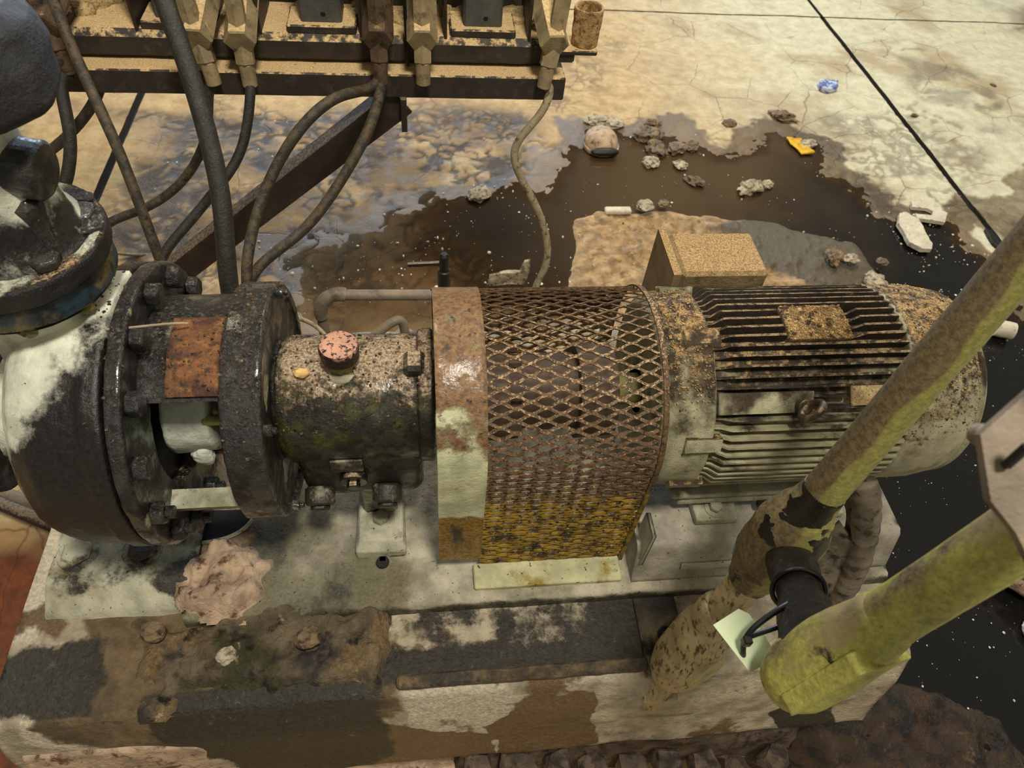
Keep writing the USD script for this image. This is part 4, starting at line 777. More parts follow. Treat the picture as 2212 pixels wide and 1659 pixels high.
# ------------------------------------------------------------------ lubrication rack behind the pump
rack = thing('lubrication_rack', 'dust-covered steel rack of valve blocks standing behind the pump', 'rack', (-.55, .75, 0))
def dustbump(v, n): return sst(n[:, 2], .6, .9)
xl = -1.45
part(rack, 'lower_rail', rough(box(((xl+.170)/2, .752, .832), (.170-xl, .104, .050), .003), .02, .0008, 30, 2), M['steel_dusty'], smooth=38)
part(rack, 'upper_rail', rough(box(((xl+.160)/2, .815, .886), (.160-xl, .155, .056), .012), .016, .0014, 30, 3), M['steel_dusty'], smooth=True)
A, B = np.array([-.170, .715, .792]), np.array([-1.10, .715, .03]); dd = (B-A)/np.linalg.norm(B-A); up_ = np.cross(dd, [0, 1, 0]); up_ *= np.sign(up_[2])
Mb = np.eye(4); Mb[:3, 0], Mb[:3, 1], Mb[:3, 2], Mb[:3, 3] = dd, [0, 1, 0], np.cross(dd, [0, 1, 0]), (A+B)/2
ang = cat(box((0, 0, 0), (np.linalg.norm(B-A), .006, .062), .001), box((0, .025, .028*np.sign(np.cross(dd, [0, 1, 0])[2])), (np.linalg.norm(B-A), .050, .006), .001)); ang.apply_transform(Mb)
part(rack, 'brace', ang, M['steel_dark'], smooth=30, label='dark brown diagonal angle-iron brace')
part(rack, 'brace_plate', box((-.168, .716, .772), (.012, .052, .075), .001), M['steel_dark'])
part(rack, 'post', box((-1.40, .79, .43), (.06, .06, .86), .003), M['steel_dark']); part(rack, 'post', box((-1.40, .715, .43), (.05, .05, .80), .003), M['steel_dark'])
for k, hx in enumerate((.0, .018)): 
    q = A+dd*(.115+hx)+np.array([0, -.001, 0]); part(rack, 'bolt_hole', cyl(q+[0, .012, .034], q+[0, .012, .0375], .004, 12, .0005), M['black'])
blocks = [(-.322, .080, .30), (-.002, .078, .30), (-.60, .07, .26), (-.86, .08, .26), (-1.10, .08, .26)]
for k, (x, w, h) in enumerate(blocks):
    part(rack, 'valve_block', rough(box((x, .80, .915+h/2), (w, .075, h), .004), .02, .0006, 40, k), M['valve_block'], smooth=35)
    part(rack, 'block_foot', box((x, .79, .920), (w+.055, .085, .018), .003), M['steel_dusty'])
    for z in (.945, 1.02): part(rack, 'screw_hole', cyl((x+.005, .7635, z), (x+.005, .762, z), .005, 14, .0004), M['black'])
for x in (.092, -.078, -.245, -.14, -.44, -.53, -.67): part(rack, 'divider_plate', box((x, .81, 1.03), (.006, .13, .25), .001), M['steel_dark'])
def fitting(parent, x, z0, mat, tilt, y=.70):
    p = np.array([x, y, z0]); r = .030
    f0 = part(parent, 'elbow_fitting', cat(prism(p+[-tilt*.2, .085, .03], p+[0, -.030, -.012], r, 6, .003), prism(p+[tilt*.05, -.012, .0], p+[tilt*.35, .012, .19], .0175, 6, .002)), mat, smooth=25)
    part(f0, 'hose_nut', cat(prism(p+[0, -.008, -.018], p+[-tilt*.12, -.018, -.058], .019, 6, .002), cyl(p+[-tilt*.12, -.018, -.056], p+[-tilt*.2, -.022, -.10], .0145, 20)), mat, smooth=25)
    return p+[-tilt*.2, -.022, -.098]
heads = {}
for nm, px, py, mt, tl in (('a', 85, 45, 'fitting_brown', -.06), ('b', 420, 75, 'fitting', -.05), ('c', 515, 80, 'fitting', .0), ('d', 815, 75, 'fitting_brown', 0), ('e', 912, 78, 'fitting', 0), ('f', 1200, 88, 'fitting', .06)):
    q = at(px, py, y=.67); heads[nm] = fitting(rack, q[0], q[2], M[mt], tl)
for k in range(26):
    r2 = np.random.default_rng(100+k); x = r2.uniform(-.95, .14); part(rack, 'dust_heap', lump((x, r2.uniform(.80, .87), .915), (r2.uniform(.015, .04), r2.uniform(.012, .025), r2.uniform(.008, .02)), k, 2, .5), M['dusted'], smooth=True)
part(rack, 'back_panel', box((-.645, .95, 1.02), (1.6, .01, .34), .002), M['steel_dusty'])
part(rack, 'clip', tube(np.array([(-.157, .72, 1.0), (-.156, .722, .93), (-.156, .725, .864)]), .0035, 8), M['black'])
part(rack, 'red_tag', box((-.445, .80, 1.00), (.04, .004, .05), .001), surf('faded_red', (220, 90, 70), rough=.6))
part(rack, 'can_bracket', cat(box((.185, .765, .895), (.10, .07, .010), .002), box((.165, .745, .882), (.05, .02, .022), .004)), M['steel_dusty'])
cx, cy, cz = .212, .765, .900
can = lathe(dens([(0, 0), (0, .028), (.070, .030), (.074, .030), (.074, .0255), (.02, .023), (.018, 0)], .004), (cx, cy, cz), (0, 0, 1), 60)
solo('sand_crusted_can', 'small open can crusted with tan sand on the end of the rack', 'can', rough(can, None, .0028, 60, 4, 3), M['sand_cup'], smooth=True)

def hose(label, pts, y0, y1, r, mat, start=None, tail=None, name='hose', grp=None):
    P3 = [] if start is None else [np.array(start)]
    n = len(pts)
    for i, (px, py) in enumerate(pts): P3.append(at(px, py, y=y0+(y1-y0)*i/(n-1)))
    if tail is not None: P3 += [np.array(t) for t in tail]
    c = spline(P3, 90); solo(name, label, 'hose', tube(c, r*(1+.05*(fbm(c*60, 2, 3)-.5)), 16), mat, smooth=True, group=grp)
G1 = None
hose('black hose hanging from the leftmost brown fitting behind the valve', [(133, 185), (150, 285), (140, 400), (125, 520)], .66, .50, .0115, M['hose_dark'], heads['a'], [(-.78, .48, .36), (-.80, .60, .02)])
hose('dark hose curving left behind the leftmost hanging hose', [(215, 190), (180, 255), (95, 335), (0, 390)], .72, .72, .0105, M['hose'], None, [(-1.30, .75, .30)])
hose('long straight thin hose running from the top edge down to the casing', [(108, -20), (190, 180), (262, 340), (347, 565)], .62, .36, .0095, M['hose'], None, [(-.60, .33, .40)])
hose('thickest black hose hanging in front of the rack', [(345, -20), (400, 130), (448, 290), (480, 450), (499, 640)], .60, .28, .0165, M['hose_dark'], None, [(-.44, .27, .40)])
hose('thin dark hose bending left from the fitting behind the thickest hose', [(452, 195), (445, 290), (385, 400), (300, 455), (225, 490)], .68, .60, .0095, M['hose'], heads['b'], [(-.95, .62, .33), (-1.1, .66, .02)])
hose('dark hose sweeping down left from the third fitting', [(541, 190), (525, 310), (470, 405), (400, 490), (345, 570)], .67, .45, .010, M['hose_dark'], heads['c'], [(-.66, .40, .42)])
hose('brown hose looping left over the brace and then straight down', [(800, 190), (730, 210), (640, 290), (570, 420), (541, 520), (535, 625)], .66, .34, .0105, M['hose'], heads['d']+[0, 0, .02], [(-.42, .32, .40)])
hose('brown hose crossing in front of the brace from the fourth fitting', [(822, 190), (800, 270), (730, 400), (640, 510), (540, 612)], .665, .36, .0105, M['hose'], heads['d'], [(-.47, .33, .45), (-.50, .33, .40)])
hose('pale thin hose with an S bend hanging from the rightmost fitting', [(1187, 190), (1168, 245), (1112, 325), (1150, 430), (1181, 520), (1176, 580), (1155, 630)], .68, .55, .0085, M['hose_pale'], heads['f'], [(.16, .53, .30), (.14, .56, .03)])
hose('pale cable lying on the wet floor under the hoses', [(200, 540), (340, 550), (420, 532), (495, 490), (600, 430)], 1.12, 1.30, .005, M['hose_pale'], name='cable')

# ------------------------------------------------------------------ small pipework between pump and rack
rp_ = thing('return_pipe', 'thin grey pipe with an elbow running behind the bearing housing', 'pipe', (-.2, .30, .385))
part(rp_, 'pipe_run', tube(spline([(.24, .30, .626), (-.10, .30, .628), (-.29, .30, .632)], 30), .0105, 18), M['strut']); part(rp_, 'elbow', tube(spline([(-.285, .30, .632), (-.315, .30, .628), (-.333, .30, .605), (-.336, .30, .575)], 20), .0135, 18), M['strut']); part(rp_, 'riser', tube(np.linspace((-.336, .30, .580), (-.342, .30, .384), 12), .0105, 18), M['strut'])
part(rp_, 'riser', tube(np.linspace((.24, .30, .63), (.24, .30, .384), 12), .0105, 18), M['strut'])
hv = thing('hand_valve', 'black upright drain valve with a lever handle behind the guard', 'valve', (-.094, .40, .385))
part(hv, 'stem', lathe([(.384, .0), (.384, .011), (.55, .011), (.552, .0135), (.60, .0135), (.602, .010), (.640, .010), (.645, .006), (.645, 0)], (-.094, .40, 0), (0, 0, 1), 24), M['black']); part(hv, 'lever', extr([(0, -.005), (.02, -.003), (.07, -.0045), (.072, .003), (.02, .004), (0, .005)], .007, (-.096, .398, .618), (-1, 0, -.03), (0, 0, 1), (0, 1, 0)), M['steel_dark'])
solo('bent_stub_pipe', 'short bent stub pipe behind the oil filler cap', 'pipe', tube(spline([(-.27, .22, .56), (-.215, .24, .60), (-.185, .25, .612), (-.176, .25, .588), (-.178, .25, .384)], 30), .009, 14), M['strut'], smooth=True)
solo('sensor_cable', 'thin grey cable hanging behind the oil filler', 'cable', tube(spline([at(632, 682, y=.22), at(665, 695, y=.20), at(700, 722, y=.16), (-.29, .14, .62), (-.28, .16, .40)], 30), .004, 10), M['hose_pale'], smooth=True)

# ------------------------------------------------------------------ conduits in front at the right
def limb(rows, n=90, sides=28, sm=True):
    """a pipe of changing girth: rows of (point, radius)."""
    from scipy.interpolate import PchipInterpolator
    p = np.array([r[0] for r in rows], float); t = np.r_[0, np.cumsum(np.linalg.norm(np.diff(p, axis=0), axis=1))]; R = [r[1] for r in rows]
    u = np.linspace(0, t[-1], n); return tube(np.stack([np.interp(u, t, p[:, k]) for k in range(3)], 1), PchipInterpolator(t, R)(u), sides)
c1a, c1b = np.array(at(1405, 1500, y=-.372)), np.array(at(2212, 556, y=-.262))
def on1(px, py):
    """the point of the conduit's axis nearest to a sight line."""
    d = FWD + RGT*(px-CW/2)/CF - UPV*(py-CH/2)/CF; a = c1b-c1a; n = np.cross(a, d); n2 = np.cross(d, n)
    t = ((EYE-c1a)@n2)/(a@n2); return c1a+a*t
def depth(p): return float((np.asarray(p)-EYE)@FWD)
def under(axis_a, axis_b):
    a = (axis_b-axis_a)/np.linalg.norm(axis_b-axis_a); s = np.cross(a, [0, 0, 1.]); s /= np.linalg.norm(s)
    def f(v, n): return sst(n@s, -.05, .35)
    return f
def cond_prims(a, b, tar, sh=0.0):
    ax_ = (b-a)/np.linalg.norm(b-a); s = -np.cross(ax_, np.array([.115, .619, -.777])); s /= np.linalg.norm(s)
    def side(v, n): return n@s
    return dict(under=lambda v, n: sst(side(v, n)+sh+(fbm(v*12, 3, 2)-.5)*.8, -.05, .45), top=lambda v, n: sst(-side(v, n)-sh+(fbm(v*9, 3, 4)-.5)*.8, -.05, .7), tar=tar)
def rows1(lst): return [(on1(px, py), hw*depth(on1(px, py))/CF) for px, py, hw in lst]
con = thing('rising_conduit', 'long dull green conduit rising from the front of the plinth across the motor', 'conduit', tuple(c1a))
notar = lambda v, n: 0*v[:, 0]
tarz = lambda v, n: sst(fbm(v*22, 4, 3), .47, .60)
top = on1(2212, 556); far = top+(top-on1(1900, 910))*5
part(con, 'pipe', rough(limb(rows1([(1745, 1106, 44), (1800, 1040, 45), (1900, 922, 47), (2050, 745, 51), (2212, 556, 55)])+[(far, .0285)]), None, .0006, 60, 3), M['conduit'], smooth=True, prim=cond_prims(c1a, c1b, notar))
tee = rows1([(1618, 1252, 46), (1640, 1228, 60), (1668, 1196, 76), (1705, 1152, 80), (1738, 1114, 68), (1760, 1088, 52), (1785, 1060, 47)])
part(con, 'taped_tee', rough(limb(tee, 40), .006, .0022, 40, 4), M['conduit'], smooth=True, prim=cond_prims(c1a, c1b, tarz), label='bulky tee smeared with black tape and tar')
part(con, 'lower_pipe', rough(limb(rows1([(1540, 1344, 36), (1580, 1297, 38), (1640, 1228, 44)]), 30), .006, .0008, 60, 5), M['conduit_tan'], smooth=True)
part(con, 'coupling_ring', rough(limb(rows1([(1535, 1350, 46), (1548, 1334, 52), (1566, 1314, 44)]), 14), .005, .0016, 80, 5), M['conduit_tan'], smooth=True)
part(con, 'elbow_body', rough(limb(rows1([(1440, 1458, 34), (1452, 1446, 50), (1476, 1420, 60), (1525, 1362, 60), (1542, 1342, 46)]), 34), .006, .0010, 40, 6), M['conduit_tan'], smooth=True)
q0 = on1(1490, 1404); sd = RGT*.5-UPV*.6-FWD*.7; sd /= np.linalg.norm(sd); a1 = (c1b-c1a)/np.linalg.norm(c1b-c1a)
cv = m3.CrossSection.circle(.030, 40).scale((1.55, 1.0)); cvm = trimesh.creation.extrude_polygon(Polygon(cv.to_polygons()[0]), .010, engine='earcut'); wv = np.cross(a1, sd); wv /= np.linalg.norm(wv); s2 = np.cross(wv, a1)
Mc = np.eye(4); Mc[:3, 0], Mc[:3, 1], Mc[:3, 2], Mc[:3, 3] = a1, wv, s2, q0+s2*.036; cvm.apply_transform(Mc); cvm.fix_normals()
part(con, 'cover', cvm, M['cover_plate'], smooth=30, label='pale oval cover plate'); 
part(con, 'nipple', limb(rows1([(1400, 1506, 30), (1432, 1468, 31), (1455, 1441, 31)]), 12), M['conduit_tan'])
bq = on1(1428, 1478); part(con, 'base_bracket', rough(box(bq+[0, .0, -.018], (.062, .05, .012), .002), .01, .0008, 40, 3), M['conduit_tan'], smooth=True)

p2a, p2b = D(1720, 1462, .76), D(2212, 1150, .56)
def on2(px, py):
    d = FWD + RGT*(px-CW/2)/CF - UPV*(py-CH/2)/CF; a = p2b-p2a; n = np.cross(a, d); n2 = np.cross(d, n); t = ((EYE-p2a)@n2)/(a@n2); return p2a+a*t
def rows2(lst): return [(on2(px, py), hw*depth(on2(px, py))/CF) for px, py, hw in lst]
con2 = thing('lime_conduit', 'lime yellow conduit with a large capped fitting in the right foreground', 'conduit', tuple(p2a))
far2 = p2b+(p2b-on2(2000, 1284))*9
part(con2, 'pipe', rough(limb(rows2([(1880, 1362, 62), (1960, 1312, 63), (2080, 1236, 67), (2212, 1150, 73)])+[(far2, .027)]), None, .0005, 60, 3), M['conduit_lime'], smooth=True, prim=cond_prims(p2a, p2b, notar, .75))
part(con2, 'fitting_body', rough(limb(rows2([(1688, 1484, 8), (1690, 1482, 46), (1704, 1474, 68), (1735, 1454, 80), (1790, 1419, 84), (1840, 1388, 80), (1885, 1358, 72), (1915, 1340, 66), (1925, 1333, 60)]), 60, 36), .006, .0012, 40, 4), M['conduit_lime'], smooth=True, prim=cond_prims(p2a, p2b, lambda v, n: .75*sst(fbm(v*22, 3, 9)+.2*np.exp(-((v-on2(1845, 1385))@((p2b-p2a)/np.linalg.norm(p2b-p2a))/.018)**2), .62, .70)*.5, .75))
a2 = (p2b-p2a)/np.linalg.norm(p2b-p2a); sd2 = RGT*.35-UPV*.7-FWD*.62; wv2 = np.cross(a2, sd2); wv2 /= np.linalg.norm(wv2); s2 = np.cross(wv2, a2)
pl = Polygon(m3.CrossSection.square((.098, .060), True).offset(.008, m3.JoinType.Round, 2, 24).to_polygons()[0]); cvm = trimesh.creation.extrude_polygon(pl, .020, engine='earcut')
Mc = np.eye(4); Mc[:3, 0], Mc[:3, 1], Mc[:3, 2], Mc[:3, 3] = a2, wv2, s2, on2(1796, 1420)+s2*.013; cvm.apply_transform(Mc); cvm.fix_normals()
part(con2, 'cover', rough(cvm, .01, .0006, 40, 3), M['conduit_lime'], smooth=35, prim=dict(under=lambda v, n: 1+0*v[:, 0], top=lambda v, n: 0*v[:, 0], tar=notar), label='lime yellow cover on the underside')
stub_a, stub_b = on1(1700, 1158)+np.array([0, -.01, -.01]), on2(1770, 1432)
part(con2, 'stub', rough(limb([(stub_a, .030), (stub_a*.75+stub_b*.25, .030), (stub_a*.5+stub_b*.5, .026), (stub_a*.35+stub_b*.65, .032), (stub_b, .036)], 40), .006, .003, 50, 7), M['tar'], smooth=True, label='short stub coated in wet brown tar')
m_ = stub_a*.56+stub_b*.44; sa = (stub_b-stub_a)/np.linalg.norm(stub_b-stub_a); _, ua, ub = ax_frame(sa)
tie = thing('cable_tie', 'black nylon cable tie looped round the tarred stub and through the tag', 'cable tie', tuple(m_))
th = np.linspace(0, 2*PI, 50); part(tie, 'loop', tube(np.array([m_+.0300*(math.cos(t)*ua+math.sin(t)*ub) for t in th]), .0032, 10, False), M['black_plastic'])
dT = depth(m_)-.045
part(tie, 'strap', tube(spline([D(1732, 1292, dT+.01), D(1690, 1312, dT-.01), D(1648, 1340, dT-.012), D(1618, 1368, dT-.012), D(1606, 1420, dT+.006)], 40), .0034, 10), M['black_plastic']); part(tie, 'strap', tube(spline([D(1700, 1345, dT), D(1670, 1358, dT-.004), D(1640, 1368, dT-.006), D(1618, 1376, dT-.01)], 20), .003, 10), M['black_plastic'])
part(tie, 'lock_head', box(D(1613, 1385, dT-.012), (.010, .010, .012), .0015), M['black_plastic'])
tq = [D(1595, 1315, dT+.02), D(1540, 1350, dT+.012), D(1620, 1453, dT-.004), D(1678, 1420, dT+.004), D(1655, 1378, dT+.01), D(1618, 1326, dT+.018)]
def sheet(pts, th, bend=0, seed=0, edge=.006, amp=.001):
    """a thin sheet with thickness through points that lie about in one plane."""
    p = np.array(pts); c = p.mean(0); _, _, vt = np.linalg.svd(p-c); u, v, w = vt; w = w if w@(EYE-c) > 0 else -w
    pg = Polygon([((q-c)@u, (q-c)@v) for q in p]).buffer(0); m = extr(pg, th, c, u, v, w); return rough(m, edge, amp, 25, seed, 2)
solo('paper_tag', 'blank pale green paper tag hanging from the black cable tie', 'tag', sheet(tq, .0006, seed=3, amp=.0), M['tag'], smooth=False)
st = thing('steel_strut', 'grey-brown flat steel strut with a bolt at the right edge of the view', 'strut', tuple(D(2150, 1000, .44)))
part(st, 'web', sheet([D(2092, 938, .47), D(2212, 842, .455), D(2420, 672, .44), D(2560, 900, .435), D(2520, 1560, .43), D(2300, 1360, .435), D(2212, 1202, .445), D(2178, 1145, .452), D(2122, 1078, .46)], .012, seed=2), M['strut'], smooth=30)
part(st, 'standoff', cyl(D(2345, 1050, .44), on2(2345, 1068), .012, 20), M['strut']); part(st, 'pipe_strap', lathe([(-.014, .0268), (-.014, .031), (.014, .031), (.014, .0268), (-.014, .0268)], on2(2345, 1068), p2b-p2a, 40), M['strut'])
b0 = D(2126, 940, .463); part(st, 'bolt', rough(cat(cyl(b0+FWD*.008, b0-FWD*.004, .0075, 28), cyl(b0, b0-FWD*.007, .004, 20)), .003, .0006, 90, 2), M['strut'], smooth=35); part(st, 'slot', box(D(2196, 985, .433), (.006, .005, .024), .001), M['black'])

# ------------------------------------------------------------------ sleeve and cloth by the motor's tail
def ydepth(pts, y): return [at(px, py, y=yy) for (px, py), yy in zip(pts, y)]
slv = ydepth([(1862, 1040), (1872, 1105), (1855, 1200), (1818, 1280), (1760, 1330)], [-.20, -.225, -.245, -.26, -.265])
c = spline(slv, 60); solo('flexible_sleeve', 'dusty grey ribbed sleeve drooping from under the fan cover', 'sleeve', rough(tube(c, .021*(1+.05*np.sin(np.arange(60)*1.6)), 28), None, .002, 40, 3), M['fabric'], smooth=True)
clo = ydepth([(1812, 1118), (1838, 1160), (1846, 1215), (1820, 1262), (1780, 1305), (1735, 1322), (1750, 1270), (1740, 1200), (1775, 1150)], [-.215, -.235, -.25, -.255, -.258, -.255, -.24, -.225, -.215])
solo('grey_rag', 'stiff grey dusty rag folded against the motor pedestal', 'rag', sheet(clo, .006, seed=4, amp=.006), M['fabric'], smooth=True)
sl2 = ydepth([(1815, 1065), (1838, 1110), (1832, 1150), (1790, 1240), (1740, 1310)], [-.19, -.205, -.225, -.24, -.25]); c = spline(sl2, 50)
solo('motor_lead', 'thin pale cable hanging beside the dusty sleeve', 'cable', tube(c, .007, 14), M['fabric'], smooth=True)

# ------------------------------------------------------------------ litter on the floor
def fl_at(px, py): return at(px, py, z=0.0)
c = fl_at(1300, 322); bt = thing('boot_toe', 'torn weathered boot toe lying in the puddle', 'boot', tuple(c))
dome = trimesh.creation.icosphere(4); v = dome.vertices; v = v*np.array([.068, .085, .055]); v = v[:, :]; v[:, 2] = np.maximum(v[:, 2], -.004); dm = trimesh.Trimesh(v+c+[0, .03, .012], dome.faces, process=False)
part(bt, 'upper', rough(dm, None, .004, 26, 3), M['leather'], smooth=True); part(bt, 'mouth', lump(c+[.0, -.050, .020], (.058, .020, .016), 3, 3, .2), M['black'], smooth=True); part(bt, 'sole', rough(extr(Point(0, 0).buffer(.075), .012, c+[0, .015, .0], (.95, 0, 0), (0, .95, 0), (0, 0, 1)), .012, .002, 30, 4), M['leather'], smooth=35)
cl = [(1290, 262, .05, 'grey clod heaped behind the boot toe, left one', 0), (1325, 268, .04, 'grey clod heaped behind the boot toe, right one', 0), (1400, 296, .06, 'brown clod in the puddle right of the boot toe', 1), (1418, 325, .055, 'lower of two brown clods right of the boot toe', 1), (1410, 268, .03, 'small upright clod behind the brown clods', 1), (1462, 322, .04, 'crumb at the left end of the clod row right of the boot', 1), (1495, 318, .035, 'crumb at the right end of the clod row right of the boot', 1), (1405, 352, .035, 'wet grey crumb below the brown clods', 0), (1470, 358, .03, 'small wet crumb under the clod row', 0), (1500, 393, .035, 'flat tan stone in the puddle above the silt patch', 1), (1620, 408, .05, 'low grey lump in the middle of the puddle', 0), (1655, 400, .03, 'small lump beside the low grey lump', 0), (1390, 455, .035, 'angular tan stone at the upper edge of the silt patch', 0), (1430, 450, .02, 'pebble next to the angular stone at the silt edge', 1), (1690, 255, .05, 'flat mud cake at the far shore of the puddle', 1), (1575, 268, .03, 'small mud cake near the far shore of the puddle', 1), (1035, 420, .045, 'white crumpled clod in the dark wet area behind the guard', 0), (1795, 565, .04, 'reddish clod on the wet edge of the silt', 1), (1832, 570, .03, 'flaky tan clod on the wet edge of the silt', 0), (1900, 575, .02, 'tiny clod near the tip of the silt patch', 1), (1885, 622, .05, 'pink stone showing just above the fan cover', 0), (1975, 250, .015, 'pebble right of the floor joint', 1), (2145, 185, .016, 'brown pebble on the pale slab at the right', 1), (1745, 312, .035, 'grey scrap beside the yellow film', 0)]
for k, (px, py, s, lab, b) in enumerate(cl):
    q = fl_at(px, py)+[0, 0, s*.12+(.02 if 1240 < px < 1940 and 440 < py < 640 and px != 1620 else 0)]; rr = np.random.default_rng(k)
    solo('clod', lab, 'clod', lump(q, (s*rr.uniform(.8, 1.2), s*rr.uniform(.6, .9), s*rr.uniform(.30, .48)), 40+k, 3, .6, 2.2, rr.uniform(0, 3)), M['clod_brown'] if b else M['clod'], smooth=25, group='clods on the wet floor')
def flat(px, h, z=.0): 
    pg = [tuple(fl_at(*p)[:2]) for p in px]; m = extr(Polygon(pg).buffer(0), h, (0, 0, z), (1, 0, 0), (0, 1, 0), (0, 0, 1)); return m
solo('yellow_film', 'torn yellow plastic film floating in the puddle', 'film', rough(flat([(1698, 300), (1730, 302), (1738, 318), (1757, 332), (1730, 336), (1722, 326), (1706, 314)], .006, .003), .012, .008, 20, 3), M['yellow'], smooth=True)
solo('blue_wrapper', 'crumpled blue and white wrapper on the dry concrete', 'wrapper', rough(flat([(1766, 184), (1780, 178), (1806, 184), (1804, 198), (1785, 203), (1768, 196)], .02, .004), .012, .02, 18, 4), M['blue_white'], smooth=True)
solo('forked_plate', 'pale forked plastic plate lying beside the puddle', 'plate', rough(flat([(1963, 441), (2022, 446), (2030, 462), (2041, 468), (2036, 488), (1976, 479), (1972, 469), (2008, 473), (2010, 464), (1998, 458), (1966, 455)], .014, .004), .012, .003, 30, 3), M['bone'], smooth=35)
solo('pale_sole', 'pale flat shoe-sole-shaped slab lying in the black water', 'slab', rough(flat([(1938, 470), (1953, 468), (1978, 482), (1990, 505), (2008, 535), (2007, 547), (1985, 546), (1958, 532), (1946, 508), (1934, 490)], .016, .004), .01, .005, 26, 5), M['bone'], smooth=35)
a, b = fl_at(2140, 718), fl_at(2178, 727); solo('pale_tube', 'short pale tube lying on the floor behind the conduit', 'tube', rough(tube(np.linspace(a+[0, 0, .025], b+[0, 0, .025], 14), .028, 24), None, .004, 26, 3), M['bone'], smooth=40)
a, b = fl_at(1305, 458), fl_at(1362, 463); solo('white_stick', 'short flat white stick on the upper edge of the silt patch', 'stick', box((a+b)/2+[0, 0, .012], (np.linalg.norm(b-a), .03, .018), .004), M['bone'])
solo('black_strip', 'black rubber strip lying on wet concrete by the right conduit', 'strip', rough(flat([(2124, 500), (2138, 503), (2160, 530), (2158, 545), (2140, 530)], .012, .002), .02, .004, 20, 3), M['black'], smooth=True)
q = fl_at(1098, 612); pc = [(q+np.array([dx, 0, dz])) for dx, dz in ((-.065, .0), (-.065, .045), (-.02, .055), (.035, .055), (.045, .10), (.062, .11), (.062, .06), (.055, 0))]; solo('paper_scrap', 'crumpled off-white paper scrap standing behind the guard', 'paper', rough(extr([(p[0], p[2]) for p in pc], .012, (0, q[1], 0), (1, 0, 0), (0, 0, 1), (0, -1, 0)), .008, .012, 16, 3), M['clod'], smooth=True)
q = fl_at(2200, 1262); solo('concrete_chunk', 'rough pinkish concrete chunk on the floor at the right edge', 'rubble', rough(lump(q+[.07, .02, .05], (.14, .10, .085), 5, 4, .35), None, .01, 24, 3), M['rubble'], smooth=True)
q = fl_at(2208, 1370); solo('white_pebble', 'small white stone at the right edge below the concrete chunk', 'stone', lump(q+[.02, 0, .01], (.02, .028, .016), 8, 3, .3), M['bone'], smooth=True)
rr = np.random.default_rng(12)
def chunk(c, s, seed, n=16):
    r2 = np.random.default_rng(seed); p = r2.normal(0, 1, (n, 3)); p /= np.linalg.norm(p, axis=1, keepdims=True)
    m = trimesh.convex.convex_hull(np.sign(p)*np.abs(p)**.55*np.array(s)*r2.uniform(.8, 1.1, (n, 1))); m.apply_translation(c); return rough(m, .01, .004, 45, seed, 3)
names = ('leftmost broken dark stone along the bottom edge', 'second broken stone from the left along the bottom edge', 'third broken stone from the left along the bottom edge', 'fourth broken stone from the left along the bottom edge', 'middle broken stone along the bottom edge under the plinth', 'fourth broken stone from the right along the bottom edge', 'third broken stone from the right along the bottom edge', 'second broken stone from the right along the bottom edge', 'rightmost broken dark stone beside the black water')
for k, px in enumerate((1030, 1120, 1205, 1275, 1362, 1445, 1520, 1600, 1668)):
    q = at(px, 1656+6*math.sin(k*2.1), z=.075); s = rr.uniform(.030, .040)
    solo('dark_stone', names[k], 'stone', chunk(q, (s, s*.9, s*.7), 60+k), M['dark_rubble'], smooth=25, group='broken stones below the plinth')
def sl_z(x, y):
    q = np.stack([x, y, x*0], -1); e = sst(1-np.hypot((x-.86)/.30, (y+.46)/.15)+(fbm(q*9, 3, 3)-.5)*.9, 0, .35); return -.02+e*(.022+.035*(fbm(q*24, 5, 4)-.4))
v, f = grid(.55, 1.25, -.62, -.28, .005, sl_z); kp = v[:, 2] > -.012; f = f[kp[f].all(1)]; used, inv = np.unique(f, return_inverse=True)
solo('sludge', 'brown lumpy sludge in the black water at the lower right', 'sludge', (v[used], inv.reshape(-1, 3)), M['sludge'], smooth=True, kind='stuff')

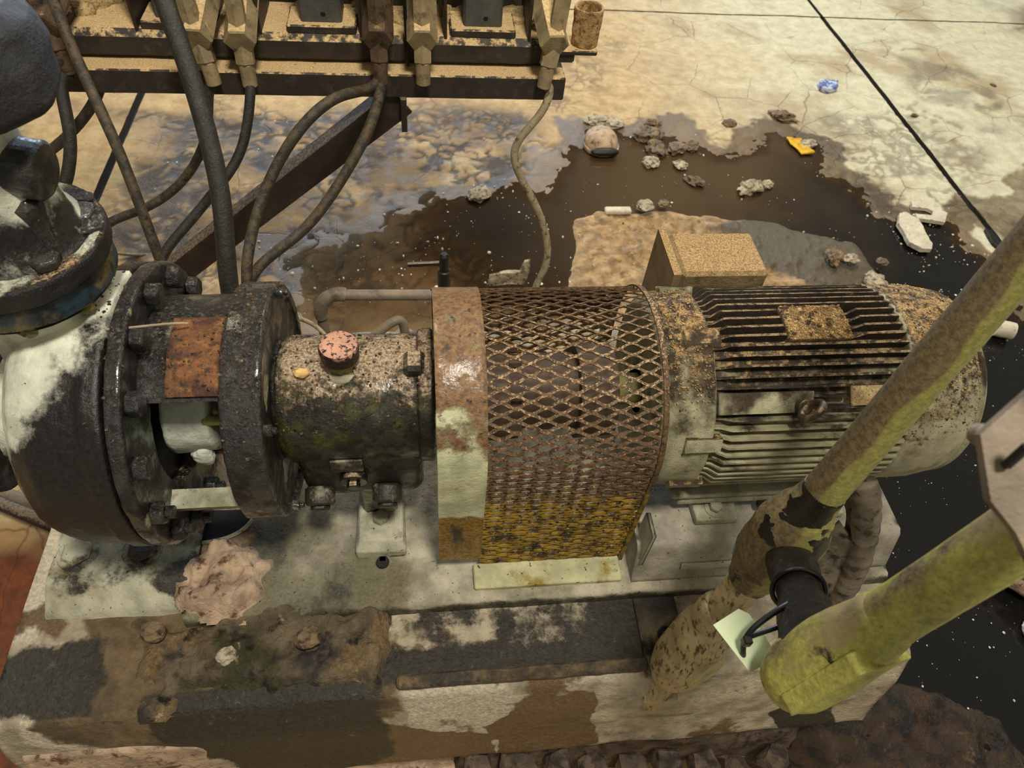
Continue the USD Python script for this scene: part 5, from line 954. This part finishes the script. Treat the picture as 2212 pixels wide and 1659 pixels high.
# foam bubbles and crumbs on the water, grit on the machines
def crumbs(P3, sizes, seed, sub=0, flatz=.7):
    base_ = trimesh.creation.icosphere(sub) if sub else trimesh.creation.icosahedron(); r3 = np.random.default_rng(seed); V, F = [], []; bv, bf_ = np.array(base_.vertices), np.array(base_.faces)
    n = len(P3); S = (np.asarray(sizes)[:, None, None])*r3.uniform(.55, 1.3, (n, 1, 3)); J = r3.uniform(.7, 1.25, (n, len(bv), 1)) if not sub else 1
    V = (bv[None]*S*J*np.array([1, 1, flatz])+np.asarray(P3)[:, None]).reshape(-1, 3); F = (bf_[None]+(np.arange(n)*len(bv))[:, None, None]).reshape(-1, 3); return V, F
rb = np.random.default_rng(77); pts = []
for (x0, x1, y0, y1, n) in ((-1.2, 2.3, .5, 2.3, 1500), (1.6, 2.6, .9, 1.7, 700), (.7, 2.0, -.5, .8, 900), (-1.2, .3, .9, 2.0, 600)):
    p = rb.uniform([x0, y0], [x1, y1], (n, 2)); fd = fields(p[:, 0], p[:, 1]); cl_ = fbm(np.c_[p*6, np.zeros(n)], 3, 3); pts.append(p[(fd['wet'] > .35) & (cl_ > .47)])
pts = np.vstack(pts); P3 = np.c_[pts, np.full(len(pts), -.004)]; sz = (.0014+.005*rb.random(len(pts))**5)*np.where(pts[:, 1] < .85, .6, 1)
solo('foam_bubbles', 'scattered white bubbles and specks floating on the puddle', 'bubbles', crumbs(P3, sz, 3, 1, .8), M['foam'], smooth=True, kind='stuff')
def grit_on(meshes, n, smin, smax, seed, nzmin=.45, cond=None):
    m = cat(*[trimesh.Trimesh(*meshkit.arrays(q)[:2], process=False) for q in meshes]); p, fi = trimesh.sample.sample_surface(m, n, seed=seed); nn = m.face_normals[fi]; r4 = np.random.default_rng(seed)
    k = nn[:, 2] > nzmin+.5*(r4.random(n)-.4)
    if cond is not None: k &= cond(p)
    p = p[k]; return crumbs(p, smin+(smax-smin)*r4.random(len(p))**3, seed)
part(pump, 'grit', grit_on([bh, ff, af, rp, cas], 16000, .0007, .0032, 5, .5, lambda p: (p[:, 0] > -.555)), M['grit'], smooth=False, kind='stuff')
part(guard, 'grit', grit_on([bd], 5000, .0007, .003, 6, .35), M['grit'], smooth=False, kind='stuff')
fc = lathe(dens([(.590, .1640), (.655, .1640), (.690, .1575), (.712, .1425), (.724, .1185)], .006), AX, (1, 0, 0), 100); db = lathe(dens([(.210, .150), (.222, .157), (.262, .161), (.276, .163)], .006), AX, (1, 0, 0), 100)
pad = curved_pad(.399, .496, 75, 97, .1655, .167, 3)
part(motor, 'sawdust', grit_on([fc, db], 14000, .0007, .0024, 8, .45), M['grit_tan'], smooth=False, kind='stuff'); part(motor, 'sawdust', grit_on([pad], 5000, .0007, .0022, 9, .1), M['grit_tan'], smooth=False, kind='stuff')
